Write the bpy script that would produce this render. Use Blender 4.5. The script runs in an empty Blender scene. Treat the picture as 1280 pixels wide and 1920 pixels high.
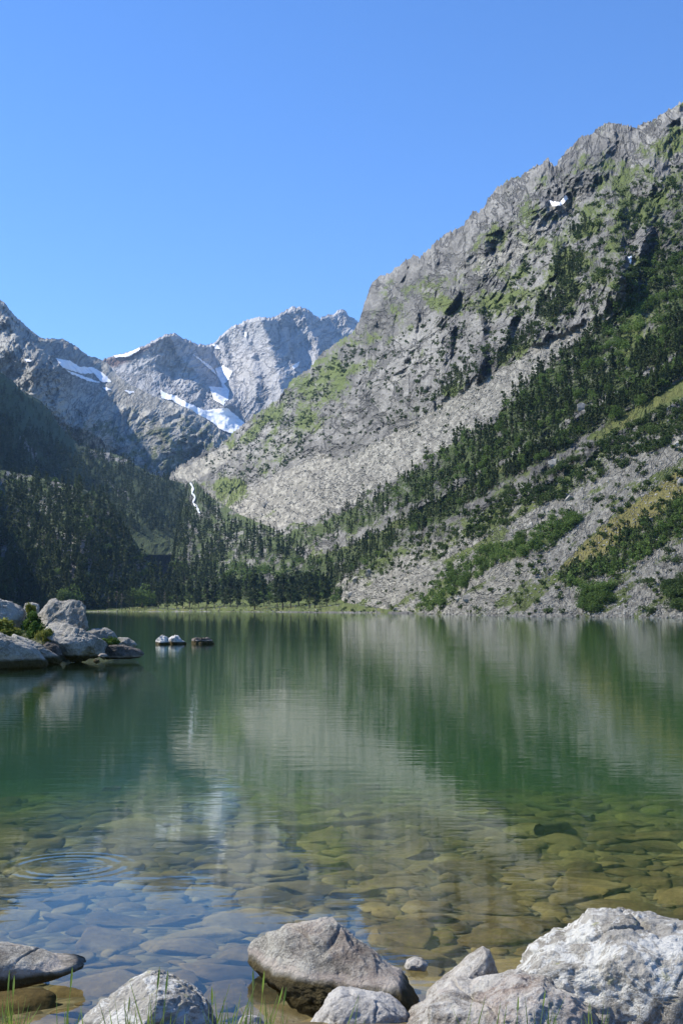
import bpy, bmesh, math, random
import numpy as np
from mathutils import Vector
rad = math.radians
rng = np.random.default_rng(7)
random.seed(7)
sc = bpy.context.scene
col = sc.collection

# ------------------------------------------------------------------ camera
H_EYE, PITCH, F = 2.3, rad(4.52), 2290.0
cam_d = bpy.data.cameras.new('camera'); cam = bpy.data.objects.new('camera', cam_d); col.objects.link(cam)
cam_d.sensor_fit = 'VERTICAL'; cam_d.sensor_height = 24; cam_d.lens = 24*F/1920
cam_d.clip_start = 0.1; cam_d.clip_end = 60000
cam.location = (0, 0, H_EYE); cam.rotation_euler = (rad(90)+PITCH, 0, 0)
sc.camera = cam

# ------------------------------------------------------------------ light
SUN_EL, SUN_AZ = rad(45), rad(-74)            # azimuth from +Y (view direction) towards +X
sun_vec = Vector((math.sin(SUN_AZ)*math.cos(SUN_EL), math.cos(SUN_AZ)*math.cos(SUN_EL), math.sin(SUN_EL)))
w = bpy.data.worlds.new('World'); sc.world = w; w.use_nodes = True
wt = w.node_tree; bg = wt.nodes['Background']
sky = wt.nodes.new('ShaderNodeTexSky'); sky.sky_type = 'NISHITA'; sky.sun_disc = False
sky.sun_elevation = SUN_EL; sky.sun_rotation = SUN_AZ; sky.altitude = 1700
sky.air_density = 1.0; sky.dust_density = 0.05; sky.ozone_density = 3.5
hs = wt.nodes.new('ShaderNodeHueSaturation'); hs.inputs['Saturation'].default_value = 1.2; hs.inputs['Hue'].default_value = .508; hs.inputs['Value'].default_value = 1.17; wt.links.new(sky.outputs[0], hs.inputs['Color']); wt.links.new(hs.outputs[0], bg.inputs[0]); bg.inputs[1].default_value = 0.125
sl = bpy.data.lights.new('sun', 'SUN'); sl.energy = 5.0; sl.angle = rad(0.5); sl.color = (1, .94, .83)
so = bpy.data.objects.new('sun', sl); col.objects.link(so)
so.rotation_euler = sun_vec.to_track_quat('Z', 'Y').to_euler()
sc.view_settings.view_transform = 'Standard'; sc.view_settings.look = 'None'
sc.view_settings.exposure = 0.74; sc.view_settings.gamma = 1.0
sc.cycles.use_denoising = True
try: sc.cycles.denoiser = 'OPENIMAGEDENOISE'
except Exception: pass
sc.cycles.max_bounces = 8; sc.cycles.diffuse_bounces = 2; sc.cycles.glossy_bounces = 2
sc.cycles.transparent_max_bounces = 8; sc.cycles.volume_bounces = 0; sc.cycles.caustics_reflective = False

# ------------------------------------------------------------------ projection helpers
CP, SP = math.cos(PITCH), math.sin(PITCH)
def ray(x, y):
    cx = (np.asarray(x, float)-640)/F; cy = (960-np.asarray(y, float))/F
    d = np.stack(np.broadcast_arrays(cx, CP-cy*SP, SP+cy*CP), -1)
    return d/np.hypot(d[..., 0], d[..., 1])[..., None]           # unit HORIZONTAL length
def at(x, y, R):
    return ray(x, y)*np.asarray(R, float)[..., None] + np.array([0, 0, H_EYE])
def tane(y, x=640): return ray(x, y)[..., 2]
def to_px(P):
    p = P-np.array([0, 0, H_EYE]); f = p[..., 1]*CP+p[..., 2]*SP; u = -p[..., 1]*SP+p[..., 2]*CP
    return 640+F*p[..., 0]/f, 960-F*u/f

# ------------------------------------------------------------------ noise
def _h(ix, iy, iz, s):
    h = (ix*374761393 + iy*668265263 + iz*2147483647 + s*1274126177) & 0xffffffff
    h = ((h ^ (h >> 13))*1274126177) & 0xffffffff
    h = ((h ^ (h >> 16))*2246822519) & 0xffffffff
    return h ^ (h >> 15)
def perlin(P, s=0):
    P = np.asarray(P, float); I = np.floor(P).astype(np.int64); f = P-I; u = f*f*f*(f*(f*6-15)+10)
    out = 0
    for dx in (0, 1):
        wx = u[..., 0] if dx else 1-u[..., 0]
        for dy in (0, 1):
            wy = u[..., 1] if dy else 1-u[..., 1]
            for dz in (0, 1):
                wz = u[..., 2] if dz else 1-u[..., 2]
                h = _h(I[..., 0]+dx, I[..., 1]+dy, I[..., 2]+dz, s)
                g = ((h & 255)/127.5-1)*(f[..., 0]-dx)+(((h >> 8) & 255)/127.5-1)*(f[..., 1]-dy)+(((h >> 16) & 255)/127.5-1)*(f[..., 2]-dz)
                out = out+g*wx*wy*wz
    return out*1.2
def fbm(P, n=4, s=0, gain=.5):
    a, t, o = 1, 0, 0
    for i in range(n):
        o = o+a*perlin(P*(2.03**i)+i*17.3, s+i); a *= gain
    return o
def ridged(P, s=0): return 1-2.4*np.abs(perlin(P, s))
def smooth(a, b, x):
    t = np.clip((x-a)/(b-a), 0, 1); return t*t*(3-2*t)

def seg_dist(px, py, pts):
    """distance to polyline and signed side (+ = right of the direction of travel on screen when going down)"""
    best = np.full(px.shape, 1e9); side = np.zeros(px.shape); tt = np.zeros(px.shape)
    for (x0, y0), (x1, y1) in zip(pts[:-1], pts[1:]):
        dx, dy = x1-x0, y1-y0; L = dx*dx+dy*dy+1e-9
        t = np.clip(((px-x0)*dx+(py-y0)*dy)/L, 0, 1)
        qx, qy = px-(x0+t*dx), py-(y0+t*dy); d = np.hypot(qx, qy); c = -(dx*qy-dy*qx)
        m = d < best; best = np.where(m, d, best); side = np.where(m, c/(np.sqrt(L)*np.maximum(d, .5)), side)
    return best, side
def poly_sdf(px, py, pts):
    pts = list(pts); d, _ = seg_dist(px, py, pts+[pts[0]])
    ins = np.zeros(px.shape, bool); n = len(pts)
    for i in range(n):
        x0, y0 = pts[i]; x1, y1 = pts[(i+1) % n]
        if y0 == y1: continue
        ins ^= ((y0 > py) != (y1 > py)) & (px < (x1-x0)*(py-y0)/(y1-y0)+x0)
    return np.where(ins, -d, d)
def pmask(px, py, pts, soft=6): return smooth(soft, -soft, poly_sdf(px, py, pts))

# ------------------------------------------------------------------ object helpers
def tag(o, label=None, cat=None, group=None, kind=None):
    if label: o['label'] = label
    if cat: o['category'] = cat
    if group: o['group'] = group
    if kind: o['kind'] = kind
    return o
def np_mesh(name, V, Fc, mats=(), mi=None, smooth_=False, attrs=None):
    V = np.ascontiguousarray(V, np.float32).reshape(-1, 3); Fc = np.ascontiguousarray(Fc, np.int32); k = Fc.shape[1]
    me = bpy.data.meshes.new(name); me.vertices.add(len(V)); me.vertices.foreach_set('co', V.ravel())
    me.loops.add(Fc.size); me.loops.foreach_set('vertex_index', Fc.ravel())
    me.polygons.add(len(Fc)); me.polygons.foreach_set('loop_start', np.arange(0, Fc.size, k, dtype=np.int32))
    for m in mats: me.materials.append(m)
    if mi is not None: me.polygons.foreach_set('material_index', np.ascontiguousarray(mi, np.int32))
    me.polygons.foreach_set('use_smooth', np.full(len(Fc), smooth_, bool))
    for an, av in (attrs or {}).items():
        a = me.attributes.new(an, 'FLOAT', 'POINT'); a.data.foreach_set('value', np.ascontiguousarray(av, np.float32).ravel())
    me.update(calc_edges=True); return me
def link(name, me, parent=None, loc=None):
    o = bpy.data.objects.new(name, me); col.objects.link(o)
    if parent: o.parent = parent
    if loc is not None: o.location = loc
    return o
def empty(name, loc=(0, 0, 0), rz=0, s=1):
    o = bpy.data.objects.new(name, None); col.objects.link(o); o.location = loc; o.rotation_euler = (0, 0, rz)
    o.scale = (s,)*3 if not isinstance(s, tuple) else s; o.empty_display_size = .1; return o
def copy_tree(root, loc, rz, s):
    r = root.copy(); col.objects.link(r); r.location = loc; r.rotation_euler = (0, 0, rz)
    r.scale = s if isinstance(s, tuple) else (s,)*3
    for c in root.children:
        k = c.copy(); col.objects.link(k); k.parent = r
    return r

# ------------------------------------------------------------------ materials
class NT:
    def __init__(s, name):
        s.m = bpy.data.materials.new(name); s.m.use_nodes = True; s.t = s.m.node_tree
        s.b = s.t.nodes['Principled BSDF']; s.out = s.t.nodes['Material Output']
        s.b.inputs['Specular IOR Level'].default_value = .25
    def n(s, k, **kw):
        o = s.t.nodes.new('ShaderNode'+k)
        for a, v in kw.items(): setattr(o, a, v)
        return o
    def l(s, a, b): s.t.links.new(a, b)
    def set(s, inp, v):
        if isinstance(v, bpy.types.NodeSocket): s.l(v, inp)
        else: inp.default_value = v if not (isinstance(v, tuple) and len(v) == 3 and len(inp.default_value) == 4) else (*v, 1)
    def pos(s, scale=(1, 1, 1), rot=(0, 0, 0), obj=False):
        if obj: p = s.n('TexCoord').outputs['Object']
        else: p = s.n('NewGeometry').outputs['Position']
        m = s.n('Mapping'); s.l(p, m.inputs[0]); m.inputs['Scale'].default_value = scale; m.inputs['Rotation'].default_value = rot
        return m.outputs[0]
    def noise(s, vec, scale, detail=6, rough=.55, dist=0):
        o = s.n('TexNoise'); s.l(vec, o.inputs['Vector']); o.inputs['Scale'].default_value = scale
        o.inputs['Detail'].default_value = detail; o.inputs['Roughness'].default_value = rough; o.inputs['Distortion'].default_value = dist
        return o.outputs['Fac']
    def vor(s, vec, scale, feature='F1', out='Distance', rnd=1):
        o = s.n('TexVoronoi', feature=feature); s.l(vec, o.inputs['Vector']); o.inputs['Scale'].default_value = scale
        o.inputs['Randomness'].default_value = rnd
        return o.outputs[out]
    def ramp(s, f, stops):
        o = s.n('ValToRGB'); s.l(f, o.inputs[0]); e = o.color_ramp.elements
        while len(e) < len(stops): e.new(.5)
        for i, (p, c) in enumerate(stops):
            e[i].position = p; e[i].color = (*c, 1) if isinstance(c, tuple) else (c, c, c, 1)
        return o.outputs[0]
    def mix(s, f, a, b, mode='MIX'):
        o = s.n('Mix', data_type='RGBA', blend_type=mode)
        s.set(o.inputs[0], f); s.set(o.inputs[6], a); s.set(o.inputs[7], b); return o.outputs[2]
    def math(s, op, a, b=0, c=0, clamp=False):
        o = s.n('Math', operation=op, use_clamp=clamp)
        s.set(o.inputs[0], a); s.set(o.inputs[1], b); s.set(o.inputs[2], c); return o.outputs[0]
    def attr(s, name): return s.n('Attribute', attribute_name=name).outputs['Fac']
    def step(s, v, lo, hi):
        o = s.n('MapRange', interpolation_type='SMOOTHSTEP'); s.l(v, o.inputs[0]); o.inputs[1].default_value = lo; o.inputs[2].default_value = hi
        return o.outputs[0]
    def bump(s, h, strength=.5, dist=1, nrm=None):
        o = s.n('Bump'); s.l(h, o.inputs['Height']); o.inputs['Strength'].default_value = strength; o.inputs['Distance'].default_value = dist
        if nrm: s.l(nrm, o.inputs['Normal'])
        return o.outputs[0]
    def base(s, c, rough=.9): s.set(s.b.inputs['Base Color'], c); s.b.inputs['Roughness'].default_value = rough
    def nrm(s, v): s.l(v, s.b.inputs['Normal'])

def terrain_mat(name, k=1.0, rock=((.045, .045, .043), (.155, .152, .142), (.34, .335, .312)), g1=(.065, .10, .025), g2=(.16, .19, .055), red=False, bs=1.0, ck=.75):
    """k: length scale of the detail in metres"""
    t = NT(name); p = t.n('Attribute', attribute_name='q').outputs['Vector']
    big = t.noise(p, .012/k, 8, .62); mid = t.noise(p, .09/k, 10, .68); fine = t.noise(p, .6/k, 6, .7)
    mm = t.math('ADD', t.math('MULTIPLY', big, .45), t.math('ADD', t.math('MULTIPLY', mid, .4), t.math('MULTIPLY', fine, .32)))
    rc = t.ramp(mm, [(.40, rock[0]), (.55, rock[1]), (.69, rock[2])])
    # joints in the rock
    mp_ = t.n('Mapping'); t.l(p, mp_.inputs[0]); mp_.inputs['Scale'].default_value = (1, 1, .45); mp_.inputs['Rotation'].default_value = (.5, .3, .4); ps = mp_.outputs[0]; cn = t.noise(ps, .045/k, 5, .6, .6); cn2 = t.noise(ps, .014/k, 6, .65, .4); crack = t.math('MULTIPLY', t.step(t.math('ABSOLUTE', t.math('SUBTRACT', cn, .5)), 0.0, .022), t.step(t.math('ABSOLUTE', t.math('SUBTRACT', cn2, .5)), 0.0, .014))
    rc = t.mix(t.math('MULTIPLY', t.math('SUBTRACT', 1, crack), ck), rc, (.07, .07, .065))
    if red:
        rc = t.mix(t.attr('red'), rc, (.17, .10, .075))
    # loose stone
    vc = t.vor(p, .55/k, 'F1', 'Color'); sp = t.n('SeparateColor'); t.l(vc, sp.inputs[0])
    tc = t.ramp(sp.outputs[0], [(0, (.14, .136, .12)), (.5, (.255, .247, .218)), (1, (.41, .40, .35))])
    tc = t.mix(t.math('MULTIPLY', mid, .4), tc, (.275, .267, .235))
    c = t.mix(t.step(t.math('ADD', t.attr('talus'), t.math('MULTIPLY', t.math('SUBTRACT', mid, .5), .6)), .35, .6), rc, tc)
    gn = t.noise(p, .07/k, 12, .8)
    g = t.math('ADD', t.attr('grass'), t.math('MULTIPLY', t.math('SUBTRACT', gn, .5), 2.2))
    gc = t.mix(t.noise(p, .02/k, 6, .6), g1, g2)
    gc = t.mix(t.step(t.math('ADD', t.attr('dry'), t.math('MULTIPLY', t.math('SUBTRACT', mid, .5), .8)), .3, .8), gc, (.24, .22, .07))
    gc = t.mix(t.attr('wood'), gc, (.05, .075, .025))
    c = t.mix(t.step(g, .42, .62), c, gc)
    t.base(c, .95)
    b = t.bump(t.math('ADD', t.math('MULTIPLY', mid, 3), t.math('ADD', fine, t.math('MULTIPLY', crack, 1.2))), bs, 2.2*k)
    t.nrm(b); return t.m

def rock_mat(name, dark=(.10, .095, .085), mid=(.27, .26, .235), light=(.5, .49, .45), k=1.0, wet=None, lichen=0.0, pink=0.0, lo=.42, hi=.60):
    t = NT(name); p = t.pos()
    big = t.noise(p, 3.0/k, 8, .6, .3); fine = t.noise(p, 26/k, 8, .7); spk = t.noise(p, 110/k, 3, .6)
    m = t.math('ADD', t.math('MULTIPLY', big, .55), t.math('ADD', t.math('MULTIPLY', fine, .3), t.math('MULTIPLY', spk, .26)))
    c = t.ramp(m, [(lo, dark), ((lo+hi)/2, mid), (hi, light)])
    if pink: c = t.mix(t.math('MULTIPLY', t.step(t.noise(p, 2.2/k, 4), .5, .65), pink), c, (.36, .24, .19))
    if lichen:
        ln = t.noise(p, 4.2/k, 9, .8, .8)
        c = t.mix(t.math('MULTIPLY', t.step(ln, .50, .54), lichen), c, (.66, .655, .61))
        ly = t.noise(t.pos((1, 1, 1), (1, 2, 0)), 9/k, 6, .7)
        c = t.mix(t.math('MULTIPLY', t.step(ly, .60, .67), lichen*.5), c, (.42, .42, .16))
    pit = t.noise(p, 45/k, 5, .75)
    c = t.mix(t.math('MULTIPLY', t.step(pit, .6, .7), .6), c, (.06, .055, .05))
    rough = .85
    if wet is not None:
        z = t.n('SeparateXYZ'); t.l(p, z.inputs[0]); zz = t.math('ADD', z.outputs[2], t.math('MULTIPLY', t.math('SUBTRACT', t.noise(p, 8/k, 4), .5), .10*wet/.1*.5))
        alg = t.math('SUBTRACT', 1, t.step(zz, wet*.75, wet*1.15))
        ac = t.mix(t.noise(p, 20/k, 4), (.025, .02, .008), (.11, .085, .03))
        pale = t.math('MULTIPLY', t.step(zz, wet*.95, wet*1.1), t.math('SUBTRACT', 1, t.step(zz, wet*1.2, wet*1.5)))
        c = t.mix(t.math('MULTIPLY', pale, .45), c, (.5, .42, .36)); c = t.mix(alg, c, ac)
    t.base(c, rough)
    h = t.math('ADD', t.math('MULTIPLY', big, 2.0), t.math('ADD', fine, t.math('MULTIPLY', pit, .5)))
    t.nrm(t.bump(h, .9, .045*k)); return t.m

def leaf_mat(name, c1, c2, c3, sc_=.12, transl=.25):
    t = NT(name); p = t.pos(); n1 = t.noise(p, sc_, 3, .6); n2 = t.noise(p, 2.0, 3, .6)
    m = t.math('ADD', t.math('MULTIPLY', n1, .65), t.math('MULTIPLY', n2, .35))
    t.base(t.ramp(m, [(.38, c1), (.5, c2), (.63, c3)]), .8)
    t.b.inputs['Specular IOR Level'].default_value = .15
    if transl:
        tr = t.n('BsdfTranslucent'); t.set(tr.inputs[0], t.ramp(m, [(.38, c2), (.6, c3)])); mx = t.n('MixShader'); mx.inputs[0].default_value = transl
        t.l(t.b.outputs[0], mx.inputs[1]); t.l(tr.outputs[0], mx.inputs[2]); t.l(mx.outputs[0], t.out.inputs[0])
    return t.m
def plain_mat(name, c1, c2, sc_=5, rough=.85, bump=.3, bd=.02):
    t = NT(name); p = t.pos(); n = t.noise(p, sc_, 6, .65); t.base(t.mix(n, c1, c2), rough); t.nrm(t.bump(n, bump, bd)); return t.m

M = {}
M['pine'] = leaf_mat('pine_needles', (.028, .042, .017), (.055, .08, .03), (.095, .125, .045), .06, .2)
M['leaf'] = leaf_mat('bush_leaves', (.05, .085, .02), (.09, .15, .035), (.15, .22, .06), .08, .3)
M['shrub'] = leaf_mat('shrub_leaves', (.03, .055, .016), (.06, .095, .027), (.10, .145, .04), .1, .2)
M['bark'] = plain_mat('bark', (.07, .055, .045), (.16, .13, .11), 3)
M['deadwood'] = plain_mat('dead_wood', (.14, .11, .09), (.26, .22, .19), 3)

# ------------------------------------------------------------------ terrain layers
class Layer: pass
LY = {}
def interp_poly(pts):
    a = np.array(pts, float); return lambda x: np.interp(x, a[:, 0], a[:, 1])
def tps(ctrl):
    """smooth log-distance surface through (x, y, R) picture-plane control points"""
    c = np.array(ctrl, float); X = c[:, :2]/300.0; n = len(c)
    def K(a, b):
        d = np.sqrt(((a[..., None, :]-b)**2).sum(-1)+1e-12); return d*d*np.log(d)
    A = np.zeros((n+3, n+3)); A[:n, :n] = K(X, X)+np.eye(n)*.02; A[:n, n] = 1; A[:n, n+1:] = X; A[n:, :n] = A[:n, n:].T
    s = np.linalg.solve(A, np.r_[np.log(c[:, 2]), 0, 0, 0])
    def f(x, y):
        q = np.stack(np.broadcast_arrays(x, y), -1).astype(float)/300.0; sh = q.shape[:-1]; q = q.reshape(-1, 2)
        return np.exp(K(q, X)@s[:n]+s[n]+q@s[n+1:]).reshape(sh)
    return f

def build_layer(name, xs, ny, top, bot, D, rough, mat, attrs, ribs=(), lam=1.0, jag=3.0, jagl=26, back=900, seed=0, rs=1.0, rg=1.0, mpx=None, fall=rad(63), asc=1.0, dsc=.3, zsc=.8, lim=(1, 4)):
    xs = np.asarray(xs, float); v = np.linspace(0, 1, ny)
    yt = top(xs); yb = bot(xs)
    J = np.stack([xs/jagl, xs*0+seed, xs*0], -1)
    yt = yt-jag*(ridged(J, seed)*.75+ridged(J*2.7, seed+1)*.6+perlin(J*6, seed+2)*.9)+jag*.7
    Y = yb[:, None]+(yt-yb)[:, None]*v[None]; X = np.repeat(xs[:, None], ny, 1)
    R = D(X, Y); P = at(X, Y, R)
    W = rough(X, Y)
    m = R/F; gYa = np.gradient(Y, axis=1); ry = np.gradient(R, axis=1)/np.where(np.abs(gYa) < .05, -.05, gYa); gy = np.abs(ry); gx = np.abs((np.gradient(R, axis=0)-ry*np.gradient(Y, axis=0))/np.gradient(X, axis=0))
    kf = np.clip(np.sqrt(gy**2+gx**2)/m, lim[0], lim[1])
    for _ in range(3):
        for ax in (0, 1):
            c_ = np.cumsum(np.concatenate([np.repeat(kf.take([0], ax), 13, ax), kf, np.repeat(kf.take([-1], ax), 12, ax)], ax), ax); n_ = kf.shape[ax]
            kf = (c_.take(range(25-1, 25-1+n_), ax)-c_.take(range(0, n_), ax))/24
    u = np.array([math.sin(fall), math.cos(fall)]); a = np.array([math.cos(fall), -math.sin(fall)])
    mm = float(np.median(R[::8, ny//3::8]))/F if mpx is None else mpx
    Q = np.stack([X+.25*Y, Y*.8, R/F*0], -1)*mm/lam+np.array([0, 0, seed*3.7])
    Q0 = Q*lam
    Q = Q+np.stack([fbm(Q/90, 2, seed+50), fbm(Q/90, 2, seed+60), fbm(Q/90, 2, seed+70)], -1)*22
    amps = [(200, 22), (95, 13), (45, 10.5), (22, 7.2), (11, 4.2), (5.5, 2.3), (2.8, 1.2)]
    big = 0
    for i, (L, A) in enumerate(amps):
        ww = .45+.55*W if L > 70 else W if L > 20 else .12+.88*W
        big = big+A*lam*(ridged(Q/L, seed+i*3)-.42)*ww*(.5 if L > 20 else .85)
    dR = -rg*big*np.clip(R/F/mm, .4, 3)*np.minimum(kf, lim[1])*.45
    for pts, Hh, wl, wr in ribs:
        pts = [(px_, py_) for px_, py_ in pts]
        nx_ = 5*fbm(np.stack([X/30, Y/30, X*0+seed], -1), 3, seed+9)
        d, s = seg_dist(X+nx_, Y+nx_*.6, pts)
        b_ = smooth(-.35, .35, s); prof = b_*np.exp(-(d/wr)**2)+(1-b_)*np.exp(-d/wl)
        dR = dR-Hh*rs*prof
    edge = smooth(0, .02, 1-v)[None]*.3+.7
    R2 = np.maximum(R+dR*edge, R*.55); P = at(X, Y, R2)
    L = Layer(); L.xs, L.ny, L.yb, L.yt, L.P, L.X, L.Y = xs, ny, yb, yt, P, X, Y
    # the far side of the ridge
    nb = 7; topP = P[:, -1]; dirh = topP[:, :2]/np.linalg.norm(topP[:, :2], axis=1)[:, None]
    backs = []
    for j in range(1, nb+1):
        q = topP.copy(); s = back*(j/nb)**1.3; q[:, :2] += dirh*s; q[:, 2] -= s*.75+back*.02*perlin(np.stack([xs/40, xs*0+j, xs*0], -1), seed)
        backs.append(q)
    A = np.concatenate([P, np.stack(backs, 1)], 1); n1 = A.shape[1]
    idx = np.arange(len(xs)*n1).reshape(len(xs), n1)
    Fq = np.stack([idx[:-1, :-1], idx[1:, :-1], idx[1:, 1:], idx[:-1, 1:]], -1).reshape(-1, 4)
    at_ = {}
    for an, fn in attrs.items():
        val = fn(X, Y, P) if callable(fn) else np.full(X.shape, fn)
        at_[an] = np.concatenate([val, np.repeat(val[:, -1:], nb, 1)], 1)
    me = np_mesh(name, A, Fq, [mat], attrs=at_)
    q_ = np.concatenate([Q0, A[:, Q0.shape[1]:]], 1); va_ = me.attributes.new('q', 'FLOAT_VECTOR', 'POINT'); va_.data.foreach_set('vector', np.ascontiguousarray(q_, np.float32).ravel())
    o = link(name, me); tag(o, kind='structure'); L.o = o
    LY[name] = L; return L
def on(L, x, y):
    """point of a layer seen at picture position (x, y)"""
    x = np.asarray(x, float); y = np.asarray(y, float)
    i = np.interp(x, L.xs, np.arange(len(L.xs))); i0 = np.clip(np.floor(i).astype(int), 0, len(L.xs)-2); fi = i-i0
    yb = L.yb[i0]*(1-fi)+L.yb[i0+1]*fi; yt = L.yt[i0]*(1-fi)+L.yt[i0+1]*fi
    v = np.clip((y-yb)/(yt-yb), 0, 1)*(L.ny-1); j0 = np.clip(np.floor(v).astype(int), 0, L.ny-2); fj = v-j0
    P = L.P; f1 = fi[..., None]; f2 = fj[..., None]
    return (P[i0, j0]*(1-f1)+P[i0+1, j0]*f1)*(1-f2)+(P[i0, j0+1]*(1-f1)+P[i0+1, j0+1]*f1)*f2
def xgrid(x0, x1, step, lo=None, hi=None, cs=8):
    a = [np.arange(x0, x1+.1, step)]
    if lo is not None: a.insert(0, np.arange(lo, x0-.1, cs))
    if hi is not None: a.append(np.arange(x1+cs, hi+.1, cs))
    return np.unique(np.concatenate(a))
def warp(X, Y, a=7, l=28, s=3):
    q = np.stack([X/l, Y/l, X*0], -1); return X+a*fbm(q, 3, s), Y+a*fbm(q, 3, s+5)

# --- right mountain ------------------------------------------------
SIL = [(150, 1000), (300, 893), (323, 884), (350, 868), (383, 846), (405, 841), (432, 819), (456, 797), (481, 775), (519, 753), (547, 715), (580, 693), (601, 666), (664, 622), (672, 605), (680, 580), (687, 560),
       (695, 535), (710, 520), (727, 515), (740, 505), (757, 490), (775, 481), (785, 485), (805, 465), (825, 447), (840, 437), (855, 432), (875, 415), (885, 398), (895, 400), (907, 390), (915, 372), (930, 355), (950, 339), (975, 332),
       (990, 322), (1000, 314), (1015, 309), (1025, 298), (1035, 312), (1040, 316), (1050, 297), (1070, 275), (1090, 257), (1107, 255), (1120, 242), (1140, 232), (1155, 234), (1170, 237), (1195, 239), (1205, 232), (1220, 230), (1235, 220),
       (1255, 205), (1270, 194), (1280, 191), (1350, 160), (1450, 130), (1600, 100), (1900, 40), (2200, 80)]
TH, TT, CC = rad(63), .88, 210.0
def D_right(X, Y):
    r = ray(X, Y); az = np.arctan2(r[..., 0], r[..., 1]); e = r[..., 2]
    den = np.maximum(TT*np.cos(TH-az)-e, .052)
    f = np.interp(X, [150, 330, 480, 640, 780, 900, 1000, 1300], [3.1, 2.9, 2.4, 1.72, 1.3, 1.1, 1.0, 1.0])
    # cliffs above the scree are steeper: hold distance back there
    return np.minimum(TT*CC/den*f, 3600)
TALUS_MAIN = [(1165, 548), (1120, 592), (1060, 625), (1000, 650), (920, 700), (840, 745), (790, 785), (705, 830), (640, 865), (600, 885), (560, 905), (500, 932), (430, 962), (403, 985), (425, 1002), (500, 992), (560, 977), (600, 968), (640, 955), (690, 928), (735, 903), (790, 866), (855, 828), (920, 788), (960, 742), (1065, 652), (1120, 615), (1160, 570)]
TALUS_L1 = [(425, 838), (395, 850), (335, 880), (325, 892), (360, 905), (400, 880), (450, 850)]
TALUS_L2 = [(600, 850), (520, 890), (400, 950), (400, 968), (480, 945), (560, 905), (640, 862)]
TALUS_LOW = [(1280, 775), (1180, 820), (1080, 880), (960, 950), (850, 1000), (740, 1040), (660, 1075), (600, 1120), (590, 1148), (800, 1150), (1290, 1160), (1900, 1160), (1900, 700), (1500, 700)]
TALUS_HI = [(900, 480), (950, 470), (985, 455), (1010, 400), (1060, 372), (1068, 385), (1010, 440), (960, 500), (900, 520), (880, 505)]
GRASS_STRIP = [(1290, 655), (1230, 695), (1140, 750), (1080, 790), (990, 840), (890, 898), (805, 944), (750, 972), (693, 1005), (634, 1030), (583, 1045), (590, 1058), (650, 1045), (700, 1022), (760, 988), (815, 960), (895, 915), (995, 862), (1090, 812), (1150, 775), (1240, 715), (1290, 690)]
GRASS_S2 = [(1290, 700), (1190, 760), (1120, 800), (1090, 830), (1130, 825), (1200, 790), (1290, 740)]
GRASS_S3 = [(1290, 862), (1200, 930), (1120, 990), (1040, 1068), (1080, 1072), (1140, 1035), (1210, 990), (1290, 930)]
FOREST_A = [(1290, 490), (1225, 485), (1160, 570), (1110, 615), (1075, 650), (1010, 700), (960, 745), (920, 800), (850, 828), (790, 872), (735, 908), (690, 928), (645, 955), (600, 975), (560, 990), (500, 1000), (420, 1000), (420, 1045), (560, 1030), (640, 1012), (725, 972), (805, 940), (880, 892), (940, 868), (1000, 828), (1055, 797), (1090, 767), (1165, 727), (1240, 682), (1290, 650)]
FOREST_B = [(1290, 665), (1240, 700), (1190, 725), (1110, 775), (1065, 812), (1000, 842), (940, 882), (880, 912), (815, 945), (755, 978), (690, 1012), (640, 1030), (560, 1050), (500, 1085), (460, 1135), (560, 1140), (610, 1125), (650, 1085), (690, 1060), (755, 1015), (815, 985), (880, 950), (940, 915), (1000, 875), (1065, 845), (1115, 808), (1190, 765), (1290, 705)]
BUSH_C = [(1075, 965), (1030, 985), (985, 1005), (915, 1028), (865, 1055), (825, 1080), (800, 1105), (775, 1140), (800, 1150), (835, 1135), (870, 1105), (925, 1065), (1000, 1040), (1050, 1010), (1085, 985)]
BUSH_D = [(1290, 930), (1215, 975), (1165, 1010), (1110, 1045), (1045, 1085), (1060, 1108), (1115, 1092), (1170, 1075), (1225, 1035), (1290, 1005)]
BUSH_E = [(1090, 1110), (1120, 1098), (1148, 1108), (1145, 1130), (1120, 1150), (1088, 1152)]
BUSH_F = [(1248, 1100), (1290, 1085), (1290, 1145), (1255, 1142)]
MIXED = [(1290, 745), (1200, 790), (1110, 840), (1040, 880), (940, 930), (830, 985), (740, 1020), (690, 1045), (650, 1090), (740, 1080), (850, 1040), (960, 985), (1090, 915), (1200, 860), (1290, 820)]
SPOTS = [[(920, 690), (945, 650), (990, 620), (1012, 625), (990, 660), (940, 692)], [(820, 745), (850, 700), (880, 690), (880, 720), (840, 748)],
         [(1000, 600), (1010, 570), (1050, 545), (1090, 545), (1075, 580), (1030, 605)], [(1060, 445), (1080, 415), (1115, 405), (1110, 430), (1080, 450)], [(1120, 690), (1060, 700), (1100, 650)],
         [(400, 900), (420, 890), (460, 900), (470, 925), (440, 960), (410, 955), (395, 930)], [(430, 835), (480, 790), (540, 740), (560, 735), (520, 790), (470, 840)], [(1040, 480), (1065, 470), (1090, 520), (1060, 540), (1040, 520)]]
CLEFT = [(1160, 410), (1185, 430), (1205, 445), (1195, 490), (1170, 545), (1130, 580), (1150, 520), (1155, 450)]
def sdu(X, Y, polys, soft=6):
    o = 0
    for p in polys: o = np.maximum(o, pmask(X, Y, p, soft))
    return o
def r_rough(X, Y):
    x, y = warp(X, Y, 9, 30)
    flat = sdu(x, y, [TALUS_MAIN, TALUS_L1, TALUS_L2, TALUS_LOW, GRASS_STRIP, GRASS_S2], 8)
    flat = np.maximum(flat, sdu(x, y, [FOREST_A, FOREST_B], 12)*.6)
    flat = np.maximum(flat, smooth(930, 1010, Y+ (X-600)*.0)*.8)
    return 1-.93*flat
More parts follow.
